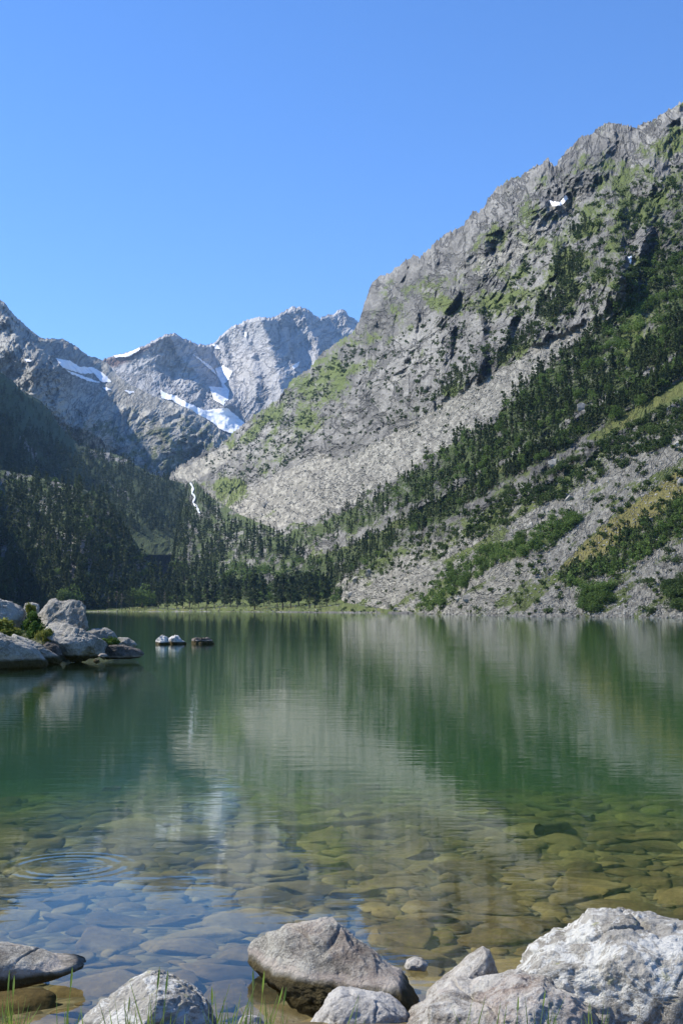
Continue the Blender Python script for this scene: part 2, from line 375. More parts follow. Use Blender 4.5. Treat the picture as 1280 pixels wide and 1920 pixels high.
def r_talus(X, Y, P):
    x, y = warp(X, Y, 6, 20)
    a = sdu(x, y, [TALUS_MAIN, TALUS_L1, TALUS_L2, TALUS_LOW, TALUS_HI], 7)
    n = fbm(np.stack([(X+1.3*Y)/60, (X*.6+Y)/14, X*0], -1), 3, 31)      # strips along the fall line
    return np.clip(a-.0*n, 0, 1)
def r_grass(X, Y, P):
    x, y = warp(X, Y, 10, 30)
    # strips that run down the slope, in coordinates across / along the fall line
    c = X*.52+Y*.85; l = X*.85-Y*.52
    st = fbm(np.stack([c/22, l/170, X*0], -1), 4, 21)
    hi = .40+.24*fbm(np.stack([X/60, Y/40, X*0+3], -1), 3, 22)
    hi = hi+.16*smooth(1000, 650, X)*smooth(560, 700, Y)*smooth(900, 700, Y)   # greener left flank
    hi = hi+.18*pmask(x, y, [(800, 560), (1000, 520), (1100, 380), (1290, 180), (1290, 330), (1150, 480), (1000, 600), (820, 600)], 40)
    hi = hi-.16*smooth(60, 10, Y-np.interp(X, [p_[0] for p_ in SIL], [p_[1] for p_ in SIL]))*smooth(640, 700, X)
    cl = pmask(x, y, [(820, 600), (930, 600), (940, 640), (900, 720), (760, 800), (620, 870), (560, 850), (620, 760), (740, 640)], 25)
    hi = hi-.28*cl
    g = hi
    tal = sdu(x, y, [TALUS_MAIN, TALUS_L1, TALUS_L2], 8)
    g = g*(1-tal)+tal*(.02+.55*np.clip(st-.15, 0, 1))
    low = pmask(x, y, TALUS_LOW, 12); g = g*(1-low)+low*(.27+.95*st)
    mid_ = pmask(x, y, MIXED, 15); g = np.maximum(g, mid_*(.5+.55*st))
    g = np.maximum(g, sdu(x, y, [GRASS_STRIP, GRASS_S2, GRASS_S3], 7)*.85)
    g = np.maximum(g, sdu(x, y, [FOREST_A, FOREST_B, BUSH_C, BUSH_D, BUSH_E]+SPOTS, 10)*.62)
    return g
def r_wood(X, Y, P):
    x, y = warp(X, Y, 8, 25)
    bright = pmask(x, y, [(1185, 590), (1245, 565), (1245, 600), (1200, 660), (1150, 690), (1130, 660)], 10)
    return sdu(x, y, [FOREST_A, FOREST_B], 8)*.75*(1-bright)
def r_dry(X, Y, P):
    x, y = warp(X, Y, 8, 25)
    return np.clip(sdu(x, y, [GRASS_S3], 10)*.8+sdu(x, y, [GRASS_STRIP, GRASS_S2], 8)*.45, 0, 1)
RIBS = [([(1025, 299), (1012, 330), (995, 370), (985, 410)], 170, 50, 48), ([(885, 398), (878, 430), (868, 480)], 150, 45, 60), ([(1140, 232), (1118, 270), (1095, 305), (1080, 330)], 130, 45, 35),
        ([(1150, 395), (1150, 440), (1158, 500), (1150, 545)], 95, 55, 26), ([(903, 570), (903, 640), (897, 700)], 60, 30, 9), ([(712, 520), (702, 560), (690, 600)], 60, 30, 25),
        ([(1262, 200), (1232, 270), (1215, 340)], 70, 40, 30), ([(845, 610), (835, 660), (800, 720)], 30, 30, 9), ([(612, 735), (606, 770), (590, 800)], 36, 30, 8), ([(820, 450), (812, 480), (800, 520)], 60, 25, 16),
        ([(805, 465), (792, 515), (765, 570)], 100, 30, 26), ([(757, 490), (746, 540), (722, 600)], 120, 24, 16), ([(729, 515), (718, 560), (700, 600)], 110, 20, 12), ([(855, 432), (846, 480), (828, 540)], 90, 28, 30), ([(942, 345), (928, 400), (905, 450)], 80, 28, 30), ([(782, 590), (768, 640), (748, 690)], 80, 24, 12), ([(845, 540), (835, 575), (822, 600)], 80, 22, 14), ([(1215, 400), (1205, 450), (1195, 500)], 60, 25, 15), ([(770, 560), (750, 610), (720, 650)], 25, 25, 9), ([(770, 690), (765, 730), (760, 760)], 22, 22, 7),
        ([(1040, 460), (1035, 500), (1020, 540)], 45, 25, 14), ([(960, 560), (955, 610), (940, 650)], 30, 22, 9), ([(715, 660), (690, 700), (660, 740)], 22, 25, 8)]
m_right = terrain_mat('mountain_rock', 1.0)
LR = build_layer('mountain', xgrid(250, 1290, 1.35, 100, 2100), 760, interp_poly(SIL), interp_poly([(0, 1150), (400, 1152), (700, 1166), (1000, 1172), (1300, 1180), (2200, 1220)]),
                 D_right, r_rough, m_right, {'talus': r_talus, 'grass': r_grass, 'dry': r_dry, 'wood': r_wood}, RIBS, seed=3, jag=6.5, jagl=19, back=1400, rs=.6, mpx=.42, rg=1.9, lim=(2.2, 4))

# --- valley floor and meadow at the far end of the lake ---------------
VY = np.array([900, 930, 965, 1000, 1050, 1100, 1130, 1138, 1144, 1149, 1156])[::1]; VR = np.array([2300, 2000, 1750, 1550, 1350, 1180, 1060, 985, 930, 850, 780])
def D_valley(X, Y): return np.interp(Y, VY, VR)*np.interp(X, [-200, 400, 480, 640, 780, 1000], [.97, 1, .92, .74, .62, .5])
LV = build_layer('valley_floor', xgrid(100, 760, 2.2, -200, 800), 260, interp_poly([(-200, 1139), (295, 1138), (320, 1080), (340, 960), (352, 906), (366, 900), (385, 925), (450, 965), (560, 1010), (650, 1070), (760, 1130), (800, 1143), (1000, 1146)]), lambda x: x*0+1154,
                 D_valley, lambda X, Y: .5*smooth(1125, 1060, Y)+0*X, terrain_mat('valley_ground', 1.0), {
                     'talus': lambda X, Y, P: .25*smooth(1135, 1100, Y)+0*X, 'grass': lambda X, Y, P: .85-.25*smooth(1132, 1100, Y)+.3*fbm(np.stack([X/14, Y/np.where(Y > 1125, 3, 12), X*0], -1), 3, 4)-.5*smooth(1145.5, 1147.5, Y),
                     'dry': lambda X, Y, P: smooth(1125, 1138, Y)*(.35+.3*fbm(np.stack([X/30, Y/3, X*0], -1), 2, 9)), 'wood': lambda X, Y, P: .75*smooth(1130, 1118, Y)}, (), seed=8, jag=1, back=500, lim=(1, 2))

# --- near wooded hill on the left -----------------------------------
D_lhill = tps([(-700, 1150, 330), (-700, 700, 600), (-200, 1150, 560), (-200, 850, 830), (0, 1150, 880), (0, 1000, 1070), (0, 880, 1330), (150, 1150, 920), (150, 1000, 1120), (150, 915, 1360), (250, 1150, 980), (240, 1020, 1230), (300, 1100, 1150), (330, 1145, 1070)])
LH = build_layer('hill', xgrid(0, 345, 1.7, -700, None), 300, interp_poly([(-700, 700), (-300, 820), (0, 880), (59, 892), (117, 906), (160, 918), (200, 935), (234, 985), (254, 1015), (273, 1048), (297, 1078), (316, 1098), (335, 1130), (345, 1146)]), lambda x: x*0+1158+np.maximum(0, -x)*.02,
                 D_lhill, lambda X, Y: .8+0*X, terrain_mat('hill_ground', .8), {'talus': 0, 'grass': lambda X, Y, P: .62+.3*fbm(np.stack([X/25, Y/25, X*0], -1), 3, 2)-.5*sdu(*warp(X, Y, 8, 20), [[(0, 990), (20, 985), (35, 1020), (20, 1050), (0, 1050)], [(78, 1000), (105, 1000), (110, 1020), (85, 1015)], [(120, 1020), (180, 1010), (175, 1090), (130, 1080)]], 8), 'dry': 0,
                 'wood': lambda X, Y, P: .8-.8*sdu(*warp(X, Y, 5, 15), [[(0, 885), (30, 884), (65, 892), (60, 905), (20, 903), (0, 910)]], 6)}, [([(170, 905), (150, 1000), (120, 1100)], 25, 60, 40)], seed=12, jag=2, back=350, lim=(1, 3), lam=.7)

# --- middle spur on the left ---------------------------------------
D_spur = tps([(-700, 1050, 900), (-700, 420, 1500), (-200, 1050, 1200), (-200, 600, 1700), (0, 1020, 1450), (0, 850, 1850), (0, 700, 2400), (130, 1020, 1650), (130, 900, 2100), (130, 830, 2500), (250, 1020, 1750), (250, 870, 2550), (350, 1020, 1980), (350, 910, 2700), (375, 960, 2350)])
LS = build_layer('ridge', xgrid(0, 376, 1.7, -700, None), 300, interp_poly([(-700, 420), (-300, 600), (0, 698), (22, 712), (44, 735), (71, 748), (93, 768), (109, 795), (131, 817), (150, 836), (185, 846), (219, 852), (246, 866), (284, 889), (328, 903), (348, 908), (362, 935), (376, 975)]), lambda x: x*0+1040,
                 D_spur, lambda X, Y: 1+0*X, terrain_mat('ridge_ground', 1.2), {'talus': 0, 'grass': lambda X, Y, P: .85+.3*fbm(np.stack([X/30, Y/25, X*0], -1), 3, 6)-.6*sdu(*warp(X, Y, 10, 20), [[(35, 820), (50, 815), (75, 860), (80, 872), (60, 862)], [(150, 838), (190, 850), (240, 862), (240, 872), (180, 862)], [(200, 895), (240, 930), (250, 945), (215, 925)]], 6), 'dry': 0,
                 'wood': .85}, [([(0, 700), (60, 750), (128, 822), (150, 880)], 60, 60, 40), ([(60, 820), (110, 860), (130, 920)], 60, 40, 30), ([(219, 852), (260, 920)], 60, 40, 30)], seed=17, jag=2, back=600, lim=(1, 3), lam=1.2)

# --- grey massif behind it -----------------------------------------
D_mass = tps([(-700, 950, 2400), (-700, 350, 3300), (0, 900, 2700), (0, 760, 3000), (0, 570, 3500), (77, 633, 3600), (120, 640, 4300), (200, 680, 4500), (110, 690, 3500), (150, 900, 3000), (150, 780, 3300), (300, 900, 3150), (300, 800, 3500), (300, 750, 3850), (430, 900, 3250), (430, 820, 3750)])
LM = build_layer('far_ridge', xgrid(0, 470, 1.5, -700, None), 330, interp_poly([(-700, 330), (-300, 480), (-80, 545), (0, 562), (11, 570), (25, 589), (44, 606), (60, 622), (77, 634), (84, 635), (118, 636), (142, 649), (164, 666), (191, 674), (208, 687), (219, 704), (246, 723), (284, 740), (328, 756), (361, 770), (394, 791), (415, 808), (432, 822), (470, 860)]), lambda x: x*0+945,
                 D_mass, lambda X, Y: 1-.55*pmask(*warp(X, Y), [(110, 690), (210, 700), (330, 760), (250, 770), (120, 730)], 15), terrain_mat('massif_rock', 2.2, ((.14, .14, .13), (.30, .295, .265), (.46, .45, .40)), g1=(.07, .09, .04), g2=(.14, .155, .07), ck=.35), {
                     'talus': lambda X, Y, P: .6*pmask(*warp(X, Y), [(0, 650), (110, 690), (210, 700), (330, 760), (250, 770), (120, 730), (40, 690)], 10), 'grass': lambda X, Y, P: .05+.45*smooth(700, 830, Y)+.2*fbm(np.stack([X/40, Y/30, X*0], -1), 3, 6), 'dry': 0, 'wood': 0},
                 [([(0, 562), (44, 606), (77, 634), (105, 690)], 320, 90, 40), ([(84, 635), (150, 660), (208, 690)], 0, 10, 10), ([(20, 660), (60, 690), (60, 730)], 130, 50, 35), ([(120, 700), (150, 735), (170, 775), (160, 800)], 170, 50, 55), ([(120, 790), (170, 810), (230, 850), (260, 890)], 200, 50, 60), ([(240, 745), (275, 780), (320, 830)], 150, 40, 35), ([(330, 765), (370, 800), (400, 840)], 120, 40, 25)],
                 seed=23, jag=2.6, jagl=20, back=1500, lam=2.4, fall=rad(-40), rg=2.0, lim=(1, 4))

# --- the high peaks --------------------------------------------------
D_peak = tps([(-100, 900, 4700), (-100, 600, 5600), (200, 850, 4900), (200, 680, 5700), (312, 820, 5000), (312, 626, 5600), (400, 850, 5000), (410, 760, 5450), (405, 690, 6100), (400, 645, 6400), (480, 800, 5200), (487, 600, 6000), (560, 780, 5300), (563, 580, 6200), (640, 760, 5600), (640, 585, 6500), (1000, 800, 6000), (1000, 600, 7000)])
LP = build_layer('peak', xgrid(180, 720, 1.35, -100, 1200), 330, interp_poly([(-100, 740), (100, 710), (170, 690), (197, 673), (216, 667), (241, 661), (262, 652), (290, 638), (312, 627), (328, 625), (339, 633), (355, 638), (372, 647), (399, 645), (413, 630), (437, 611), (459, 601), (487, 594), (508, 597), (525, 588), (547, 576), (563, 576), (580, 582), (588, 592), (601, 597), (607, 592), (623, 589), (637, 580), (648, 583), (653, 594), (664, 597), (670, 604), (720, 640), (800, 700), (1200, 800)]), lambda x: x*0+880,
                 D_peak, lambda X, Y: .75-.5*pmask(X, Y, [(300, 735), (330, 745), (380, 760), (440, 770), (470, 800), (440, 840), (300, 790)], 12), terrain_mat('peak_rock', 3.4, ((.20, .20, .205), (.38, .375, .37), (.55, .54, .525)), red=True, ck=.3), {
                     'talus': 0, 'grass': -1, 'dry': 0, 'wood': 0, 'red': lambda X, Y, P: pmask(*warp(X, Y, 3, 12), [(190, 674), (225, 668), (262, 655), (300, 640), (250, 672), (215, 690), (198, 684)], 4)*.9},
                 [([(316, 626), (340, 665), (352, 690), (345, 740)], 220, 60, 55), ([(357, 683), (385, 720), (420, 762)], 150, 22, 14), ([(487, 596), (500, 640), (518, 700), (530, 745)], 260, 60, 26), ([(563, 578), (590, 640), (602, 700)], 240, 55, 30), ([(640, 580), (655, 620)], 180, 30, 20), ([(437, 611), (470, 660), (480, 740)], 110, 40, 12), ([(525, 590), (540, 660), (560, 720)], 90, 20, 8), ([(413, 630), (425, 680), (440, 740)], 70, 30, 9)],
                 seed=29, jag=3.2, jagl=22, back=2500, lam=3.2, rg=1.7, fall=rad(20), lim=(1, 3))

# --- snow -----------------------------------------------------------
def c3(pts): return [(x/1.829, 540+y/1.829) for x, y in pts]
t = NT('snow_surface'); n = t.noise(t.pos(), .03, 6, .6); t.base(t.ramp(n, [(.33, (.66, .66, .66)), (.45, (.84, .85, .86)), (.6, (.92, .92, .92))]), .7); t.nrm(t.bump(n, .4, 4)); M['snow'] = t.m
def snow(Ls, polys, lift, step=.9):
    V = []; Fq = []; off = 0
    for L, pts in zip(Ls, polys):
        a = np.array(pts); gx = np.arange(a[:, 0].min()-3, a[:, 0].max()+3, step); gy = np.arange(a[:, 1].min()-3, a[:, 1].max()+3, step)
        X, Y = np.meshgrid(gx, gy, indexing='ij'); x, y = warp(X, Y, 1.8, 6); s = poly_sdf(x, y, pts)
        P = on(L, X, Y)
        for _ in range(3): P[1:-1, 1:-1] = (P[:-2, 1:-1]+P[2:, 1:-1]+P[1:-1, :-2]+P[1:-1, 2:])/4
        c = np.array([0, 0, H_EYE]); d = P-c; r = np.linalg.norm(d, axis=-1, keepdims=True)
        P = c+d*(1-(lift[0]/r))
        idx = np.arange(X.size).reshape(X.shape)+off
        q = np.stack([idx[:-1, :-1], idx[:-1, 1:], idx[1:, 1:], idx[1:, :-1]], -1)[(s[:-1, :-1] < 0)]
        V.append(P.reshape(-1, 3)); Fq.append(q); off += X.size
    V = np.concatenate(V); Fq = np.concatenate(Fq); used = np.unique(Fq); mp = np.zeros(len(V), int); mp[used] = np.arange(len(used))
    o = link('snow', np_mesh('snow', V[used], mp[Fq], [M['snow']], smooth_=True)); tag(o, kind='stuff'); return o
sp_ = [c3(p) for p in ([(598, 368), (640, 392), (700, 418), (780, 410), (800, 428), (838, 462), (832, 480), (808, 502), (760, 485), (720, 455), (670, 428), (630, 408), (598, 390)], [(550, 348), (575, 363), (608, 370), (600, 386), (552, 376)],
       [(738, 275), (765, 264), (796, 285), (785, 312), (768, 328), (786, 350), (782, 385), (762, 385), (768, 345), (745, 300)], [(715, 335), (768, 340), (770, 402), (735, 385)], [(655, 222), (725, 268), (745, 300), (728, 285)],
       [(390, 230), (430, 224), (478, 203), (482, 210), (440, 234), (395, 237)], [(724, 190), (745, 194), (754, 210), (738, 206)], [(1000, 268), (1030, 248), (1020, 268), (1004, 278)], [(838, 150), (844, 150), (844, 170), (838, 170)])]
sm_ = [c3(p) for p in ([(193, 240), (240, 248), (270, 268), (320, 272), (350, 288), (382, 320), (350, 322), (320, 292), (280, 294), (250, 283), (225, 278), (205, 262)], [(225, 280), (300, 305), (348, 326), (300, 318), (250, 296)], [(425, 349), (462, 354), (445, 362)], [(83, 241), (112, 248), (92, 253)], [(350, 338), (382, 345), (365, 352)])]
sr_ = [[(1029, 376), (1048, 379), (1060, 366), (1064, 372), (1050, 385), (1034, 385)], [(1175, 481), (1184, 479), (1181, 495)]]
snow([LP]*len(sp_)+[LM]*len(sm_)+[LR]*2, sp_+sm_+sr_, (14, 0))
# stream falling out of the upper valley
t = NT('white_water'); n = t.noise(t.pos((1, 1, .3)), .25, 6, .7); t.base(t.mix(n, (.6, .66, .7), (.92, .94, .95)), .5); M['foam'] = t.m
xs_ = np.array([357, 362, 360, 366, 362, 368, 371, 374]); ys_ = np.array([905, 914, 924, 932, 942, 949, 956, 962]); ws_ = np.array([3, 5, 4.5, 5, 2.5, 7, 5, 3])
tt = np.linspace(0, 1, 40); xx = np.interp(tt, np.linspace(0, 1, 8), xs_); yy = np.interp(tt, np.linspace(0, 1, 8), ys_); wwd = np.interp(tt, np.linspace(0, 1, 8), ws_)*(.8+.3*np.sin(tt*40))
cross = np.linspace(-.5, .5, 5)
Vw = np.stack([on(LV, xx+wwd*c, yy) for c in cross], 1)
Vw = (Vw-[0, 0, H_EYE])*(.992-.002*np.cos(cross*3))[None, :, None]+[0, 0, H_EYE]
idx = np.arange(200).reshape(40, 5); o = link('stream', np_mesh('stream', Vw, np.stack([idx[:-1, :-1], idx[1:, :-1], idx[1:, 1:], idx[:-1, 1:]], -1).reshape(-1, 4), [M['foam']], smooth_=True)); tag(o, kind='structure')

# ------------------------------------------------------------------ lake bed and near bank
ra = np.geomspace(2.2, 14000, 420); aa = np.radians(np.concatenate([np.arange(-110, -40, 5), np.arange(-40, 40, .5), np.arange(40, 111, 5)]))
RR, AA = np.meshgrid(ra, aa, indexing='ij'); Xb, Yb = RR*np.sin(AA), RR*np.cos(AA)
def bed_z(x, y):
    r = np.hypot(x, y)
    z = np.interp(r, [0, 2.5, 5, 6.2, 6.9, 7.4, 8.2, 10, 14, 20, 30, 60, 100, 200, 600, 1500, 14000], [.75, .75, .45, .22, .02, -.22, -.42, -.55, -.85, -1.3, -2.3, -5.5, -8.5, -12, -14, -25, -40])
    q = np.stack([x, y, 0*x], -1)
    return z+np.where(r < 60, .10*fbm(q/2.0, 3, 5)*np.clip(r/8, .3, 1), 0)
Zb = bed_z(Xb, Yb)
idx = np.arange(RR.size).reshape(RR.shape)
t = NT('lake_bed_silt'); p = t.pos(); n = t.noise(p, .9, 8, .65); v = t.vor(p, 7, 'F1', 'Color'); s_ = t.n('SeparateColor'); t.l(v, s_.inputs[0])
c = t.ramp(t.math('ADD', t.math('MULTIPLY', n, .7), t.math('MULTIPLY', s_.outputs[0], .3)), [(.3, (.04, .03, .014)), (.5, (.10, .075, .035)), (.7, (.20, .155, .08))])
t.base(c, .9); t.nrm(t.bump(t.math('ADD', n, t.math('MULTIPLY', t.vor(p, 7), -1)), .8, .08)); M['bed'] = t.m
o = link('lake_bed', np_mesh('lake_bed', np.stack([Xb, Yb, Zb], -1), np.stack([idx[:-1, :-1], idx[:-1, 1:], idx[1:, 1:], idx[1:, :-1]], -1).reshape(-1, 4), [M['bed']], smooth_=True)); tag(o, kind='structure')

# ------------------------------------------------------------------ water
t = NT('lake_water'); t.t.nodes.remove(t.b)
p = t.pos()
far = t.n('VectorMath', operation='LENGTH'); t.l(p, far.inputs[0]); dist = far.outputs['Value']
w1 = t.noise(t.pos((.55, 1.6, 1)), 1.5, 3, .55, .4); w2 = t.noise(t.pos((.5, 1.3, 1), (0, 0, .25)), 5.5, 3, .5, .3); w3 = t.noise(t.pos((.5, 1.0, 1), (0, 0, -.2)), .25, 2, .5)
patch = t.step(t.noise(t.pos((.2, 1, 1)), .06, 2, .5), .42, .62)
rc_ = at(np.array(128.), np.array(1612.), 2.3/-tane(1612.)); cx_, cy_ = float(rc_[0]), float(rc_[1])
sx = t.n('SeparateXYZ'); t.l(p, sx.inputs[0])
rd = t.math('SQRT', t.math('ADD', t.math('POWER', t.math('SUBTRACT', sx.outputs[0], cx_), 2), t.math('POWER', t.math('SUBTRACT', sx.outputs[1], cy_), 2)))
ring = t.math('MULTIPLY', t.math('SINE', t.math('MULTIPLY', rd, 42)), t.math('MULTIPLY', t.step(rd, .25, .42), t.math('SUBTRACT', 1, t.step(rd, .5, .72))))
h = t.math('ADD', t.math('MULTIPLY', w1, .010), t.math('ADD', t.math('MULTIPLY', t.math('MULTIPLY', w2, .0035), t.math('ADD', .35, t.math('MULTIPLY', patch, .9))), t.math('MULTIPLY', w3, .018)))
amp = t.n('MapRange'); t.l(dist, amp.inputs[0]); amp.inputs[1].default_value = 8; amp.inputs[2].default_value = 45; amp.inputs[3].default_value = .27; amp.inputs[4].default_value = .5
h = t.math('ADD', t.math('MULTIPLY', h, amp.outputs[0]), t.math('MULTIPLY', ring, .0007))
b = t.bump(h, 1, 1)
fr = t.n('Fresnel'); fr.inputs[0].default_value = 1.33; t.l(b, fr.inputs[1])
gl = t.n('BsdfGlossy'); gl.inputs['Roughness'].default_value = .03; gl.inputs['Color'].default_value = (.93, .97, .95, 1); t.l(b, gl.inputs['Normal'])
tr = t.n('BsdfTransparent'); mx = t.n('MixShader'); t.l(fr.outputs[0], mx.inputs[0]); t.l(tr.outputs[0], mx.inputs[1]); t.l(gl.outputs[0], mx.inputs[2]); t.l(mx.outputs[0], t.out.inputs[0])
va = t.n('VolumeAbsorption'); va.inputs['Color'].default_value = (.50, .76, .50, 1); va.inputs['Density'].default_value = .19
vs = t.n('VolumeScatter'); vs.inputs['Color'].default_value = (.36, .70, .50, 1); vs.inputs['Density'].default_value = .02; ad = t.n('AddShader')
t.l(va.outputs[0], ad.inputs[0]); t.l(vs.outputs[0], ad.inputs[1]); t.l(ad.outputs[0], t.out.inputs['Volume'])
M['water'] = t.m
bm = bmesh.new(); bmesh.ops.create_cube(bm, size=1)
for v in bm.verts: v.co = Vector((v.co.x*2400, 700+v.co.y*1500, -30+v.co.z*60))
me = bpy.data.meshes.new('water'); bm.to_mesh(me); bm.free(); me.materials.append(M['water']); o = link('water', me); tag(o, kind='structure')

#@@OBJECTS
# ------------------------------------------------------------------ prototypes (unit height, base at the origin)
def icos(sub):
    bm = bmesh.new(); bmesh.ops.create_icosphere(bm, subdivisions=sub, radius=1)
    V = np.array([v.co[:] for v in bm.verts]); Fc = np.array([[v.index for v in f.verts] for f in bm.faces]); bm.free(); return V, Fc
def tris_cloud(C, size, seed, up=.3, aspect=1.6):
    """small leaf clumps: one triangle pair bent along its middle at each centre"""
    r = np.random.default_rng(seed); n = len(C)
    a = r.normal(size=(n, 3)); a[:, 2] += up; a /= np.linalg.norm(a, axis=1)[:, None]
    b = np.cross(a, r.normal(size=(n, 3))); b /= np.linalg.norm(b, axis=1)[:, None]; c = np.cross(a, b)
    s = size*(.6+.8*r.random((n, 1)))
    V = np.stack([C-b*s*aspect*.5, C+c*s*.5+a*s*.15, C+b*s*aspect*.5, C-c*s*.5-a*s*.1], 1)
    Fc = np.arange(4*n).reshape(n, 4); return V.reshape(-1, 3), Fc
def pine_crown(seed, n, size, lo=.10, rad_=.20, round_=.75, irr=.35):
    r = np.random.default_rng(seed); C = []
    nb = 46
    bz = np.sort(lo+(1-lo)*r.random(nb)**.9); ba = r.random(nb)*6.283; br = rad_*(1-(bz-lo)/(1-lo)*.97)**round_*(1-irr+2*irr*r.random(nb))
    k = r.integers(0, nb, n); f = r.random(n)**.6
    z = bz[k]+.03*r.normal(size=n)*.6-.07*f*br[k]/rad_+.05*f**2*br[k]/rad_; rr = br[k]*f; a = ba[k]+r.normal(size=n)*.22
    return np.stack([rr*np.cos(a)+r.normal(size=n)*.008, rr*np.sin(a)+r.normal(size=n)*.008, z], -1)
def bush_cloud(seed, n, lobes=7, flat=1.0, hollow=.55):
    r = np.random.default_rng(seed); L = r.random((lobes, 3))*[.9, .9, .6]+[-.45, -.45, .25]; s = .22+.2*r.random(lobes)
    k = r.integers(0, lobes, n); d = r.normal(size=(n, 3)); d /= np.linalg.norm(d, axis=1)[:, None]
    P = L[k]+d*s[k][:, None]*(hollow+(1-hollow)*r.random((n, 1))); P[:, 2] = np.abs(P[:, 2])*flat; return P
def trunk_np(h, r0, sides=6, bend=.01, seed=0):
    r = np.random.default_rng(seed); lv = np.linspace(0, 1, 5); V = []; off = np.cumsum(r.normal(size=(5, 2))*bend, 0); off[0] = 0
    for i, l in enumerate(lv):
        for k in range(sides):
            a = k/sides*6.2832; q = r0*(1-l*.85)*(1.25 if i == 0 else 1); V.append((off[i, 0]+q*math.cos(a), off[i, 1]+q*math.sin(a), l*h-(.03 if i == 0 else 0)))
    Fc = [[i*sides+k, i*sides+(k+1) % sides, (i+1)*sides+(k+1) % sides, (i+1)*sides+k] for i in range(4) for k in range(sides)]
    return np.array(V), np.array(Fc)

# ------------------------------------------------------------------ scatter in picture regions, on the terrain
def scatter(polys, n, L, thr=-.28, xmax=1650):
    a = np.concatenate([np.array(p) for p in polys]); out = []; lo = a.min(0); hi = a.max(0); lo[0] = max(lo[0], -420); hi[0] = min(hi[0], xmax)
    got = 0
    while got < n:
        X = lo[0]+(hi[0]-lo[0])*rng.random(n*2); Y = lo[1]+(hi[1]-lo[1])*rng.random(n*2)
        x, y = warp(X, Y, 8, 22); m = np.zeros(len(X), bool)
        for p in polys: m |= poly_sdf(x, y, p) < 0
        cl = fbm(np.stack([X/22, Y/16, X*0], -1), 2, 77) > thr
        m &= cl; out.append(np.stack([X[m], Y[m]], -1)); got += m.sum()
    q = np.concatenate(out)[:n]; return q
trees = []     # (x_px, y_px, P, height m, kind, zone)
def plant(polys, n, L, hr, kind, zone, keep=None, thr=-.28):
    q = scatter(polys, n, L, thr); P = on(L, q[:, 0], q[:, 1]); h = hr[0]+(hr[1]-hr[0])*rng.random(n)**1.3
    for i in range(n):
        if keep is None or keep(q[i]): trees.append((q[i, 0], q[i, 1], P[i], h[i], kind, zone))
def inlay(L): return [(x, y+3) for x, y in zip(L.xs[::12], L.yt[::12])]
LHpoly = [(-60, 1152)]+[(x, y) for x, y in inlay(LH) if x >= -60]+[(345, 1150)]
plant([LHpoly], 1050, LH, (11, 17), 'pine', 'hill', lambda q: not (poly_sdf(np.array([q[0]]), np.array([q[1]]), [(0, 885), (30, 884), (65, 892), (60, 905), (20, 903), (0, 910)])[0] < 0))
plant([LHpoly], 90, LH, (5, 9), 'leaf', 'hill')
LSpoly = [(-60, 1000)]+[(x, y) for x, y in inlay(LS) if x >= -60]+[(375, 1000)]
plant([LSpoly], 2400, LS, (11, 18), 'pine', 'spur', lambda q: not (q[1] < 700+q[0]*.55+75 and q[0] < 150 and rng.random() < .75))
plant([[(330, 925), (345, 912), (356, 925), (362, 960), (376, 960), (385, 935), (400, 945), (420, 965), (450, 985), (600, 1030), (640, 1080), (620, 1128), (300, 1128), (300, 1080)]], 1050, LV, (9, 14.5), 'pine', 'valley', lambda q: not (q[0] > 420 and 1050 < q[1] < 1095 and rng.random() < .9))
plant([[(338, 960), (346, 915), (356, 906), (370, 904), (385, 922), (410, 948), (420, 970), (340, 975)]], 150, LV, (6, 9), 'pine', 'valley', lambda q: abs(q[0]-np.interp(q[1], ys_, xs_)-1) > 5)
plant([[(300, 1060), (600, 1050), (640, 1130), (320, 1130)]], 160, LV, (4, 8), 'leaf', 'valley')
BR = [(1150, 580), (1245, 560), (1250, 600), (1200, 665), (1140, 690), (1120, 660)]
def notbright(q): return not (q[1] < 640 and q[0] > 1130 and rng.random() < .5) and not (poly_sdf(np.array([q[0]]), np.array([q[1]]), BR)[0] < 0 and rng.random() < .8)
plant([FOREST_A], 880, LR, (4.5, 8.5), 'pine', 'upper_band', notbright)
plant([FOREST_A], 420, LR, (2.2, 4.5), 'leaf', 'upper_band')
plant([FOREST_B], 700, LR, (4.5, 8.5), 'pine', 'lower_band')
plant([FOREST_B], 90, LR, (3, 5.5), 'leaf', 'lower_band')
plant([MIXED], 170, LR, (2.2, 5), 'pine', 'boulder_field'); plant([MIXED], 420, LR, (1.6, 3.6), 'shrub', 'boulder_field')
plant([[(600, 1125), (640, 1060), (720, 1010), (720, 1050), (660, 1120)]], 45, LR, (4, 8), 'pine', 'lower_band')
plant([[(340, 1137), (780, 1146), (780, 1150), (340, 1146)]], 60, LV, (.6, 1.8), 'shrub', 'far_shore')
plant([BUSH_C], 270, LR, (1.3, 3.7), 'leaf', 'bush_strip')
plant([BUSH_D], 150, LR, (2, 4.6), 'pine', 'right_slope'); plant([BUSH_D], 190, LR, (1.2, 2.6), 'leaf', 'right_slope')
plant([BUSH_E], 40, LR, (1.6, 3.4), 'leaf', 'shore_clump'); plant([BUSH_F], 34, LR, (1.8, 3.6), 'shrub', 'shore_clump')
plant([TALUS_LOW], 800, LR, (.7, 2.8), 'shrub', 'low_scree'); plant([TALUS_MAIN], 60, LR, (1.2, 2.8), 'shrub', 'high_scree')
plant(SPOTS, 620, LR, (3.5, 6.5), 'pine', 'cliff')
plant([[(560, 860), (700, 640), (900, 560), (1100, 380), (1290, 300), (1290, 480), (1160, 560), (1000, 645), (800, 780), (640, 865)]], 1100, LR, (1.5, 4), 'shrub', 'cliff', None, -.05)
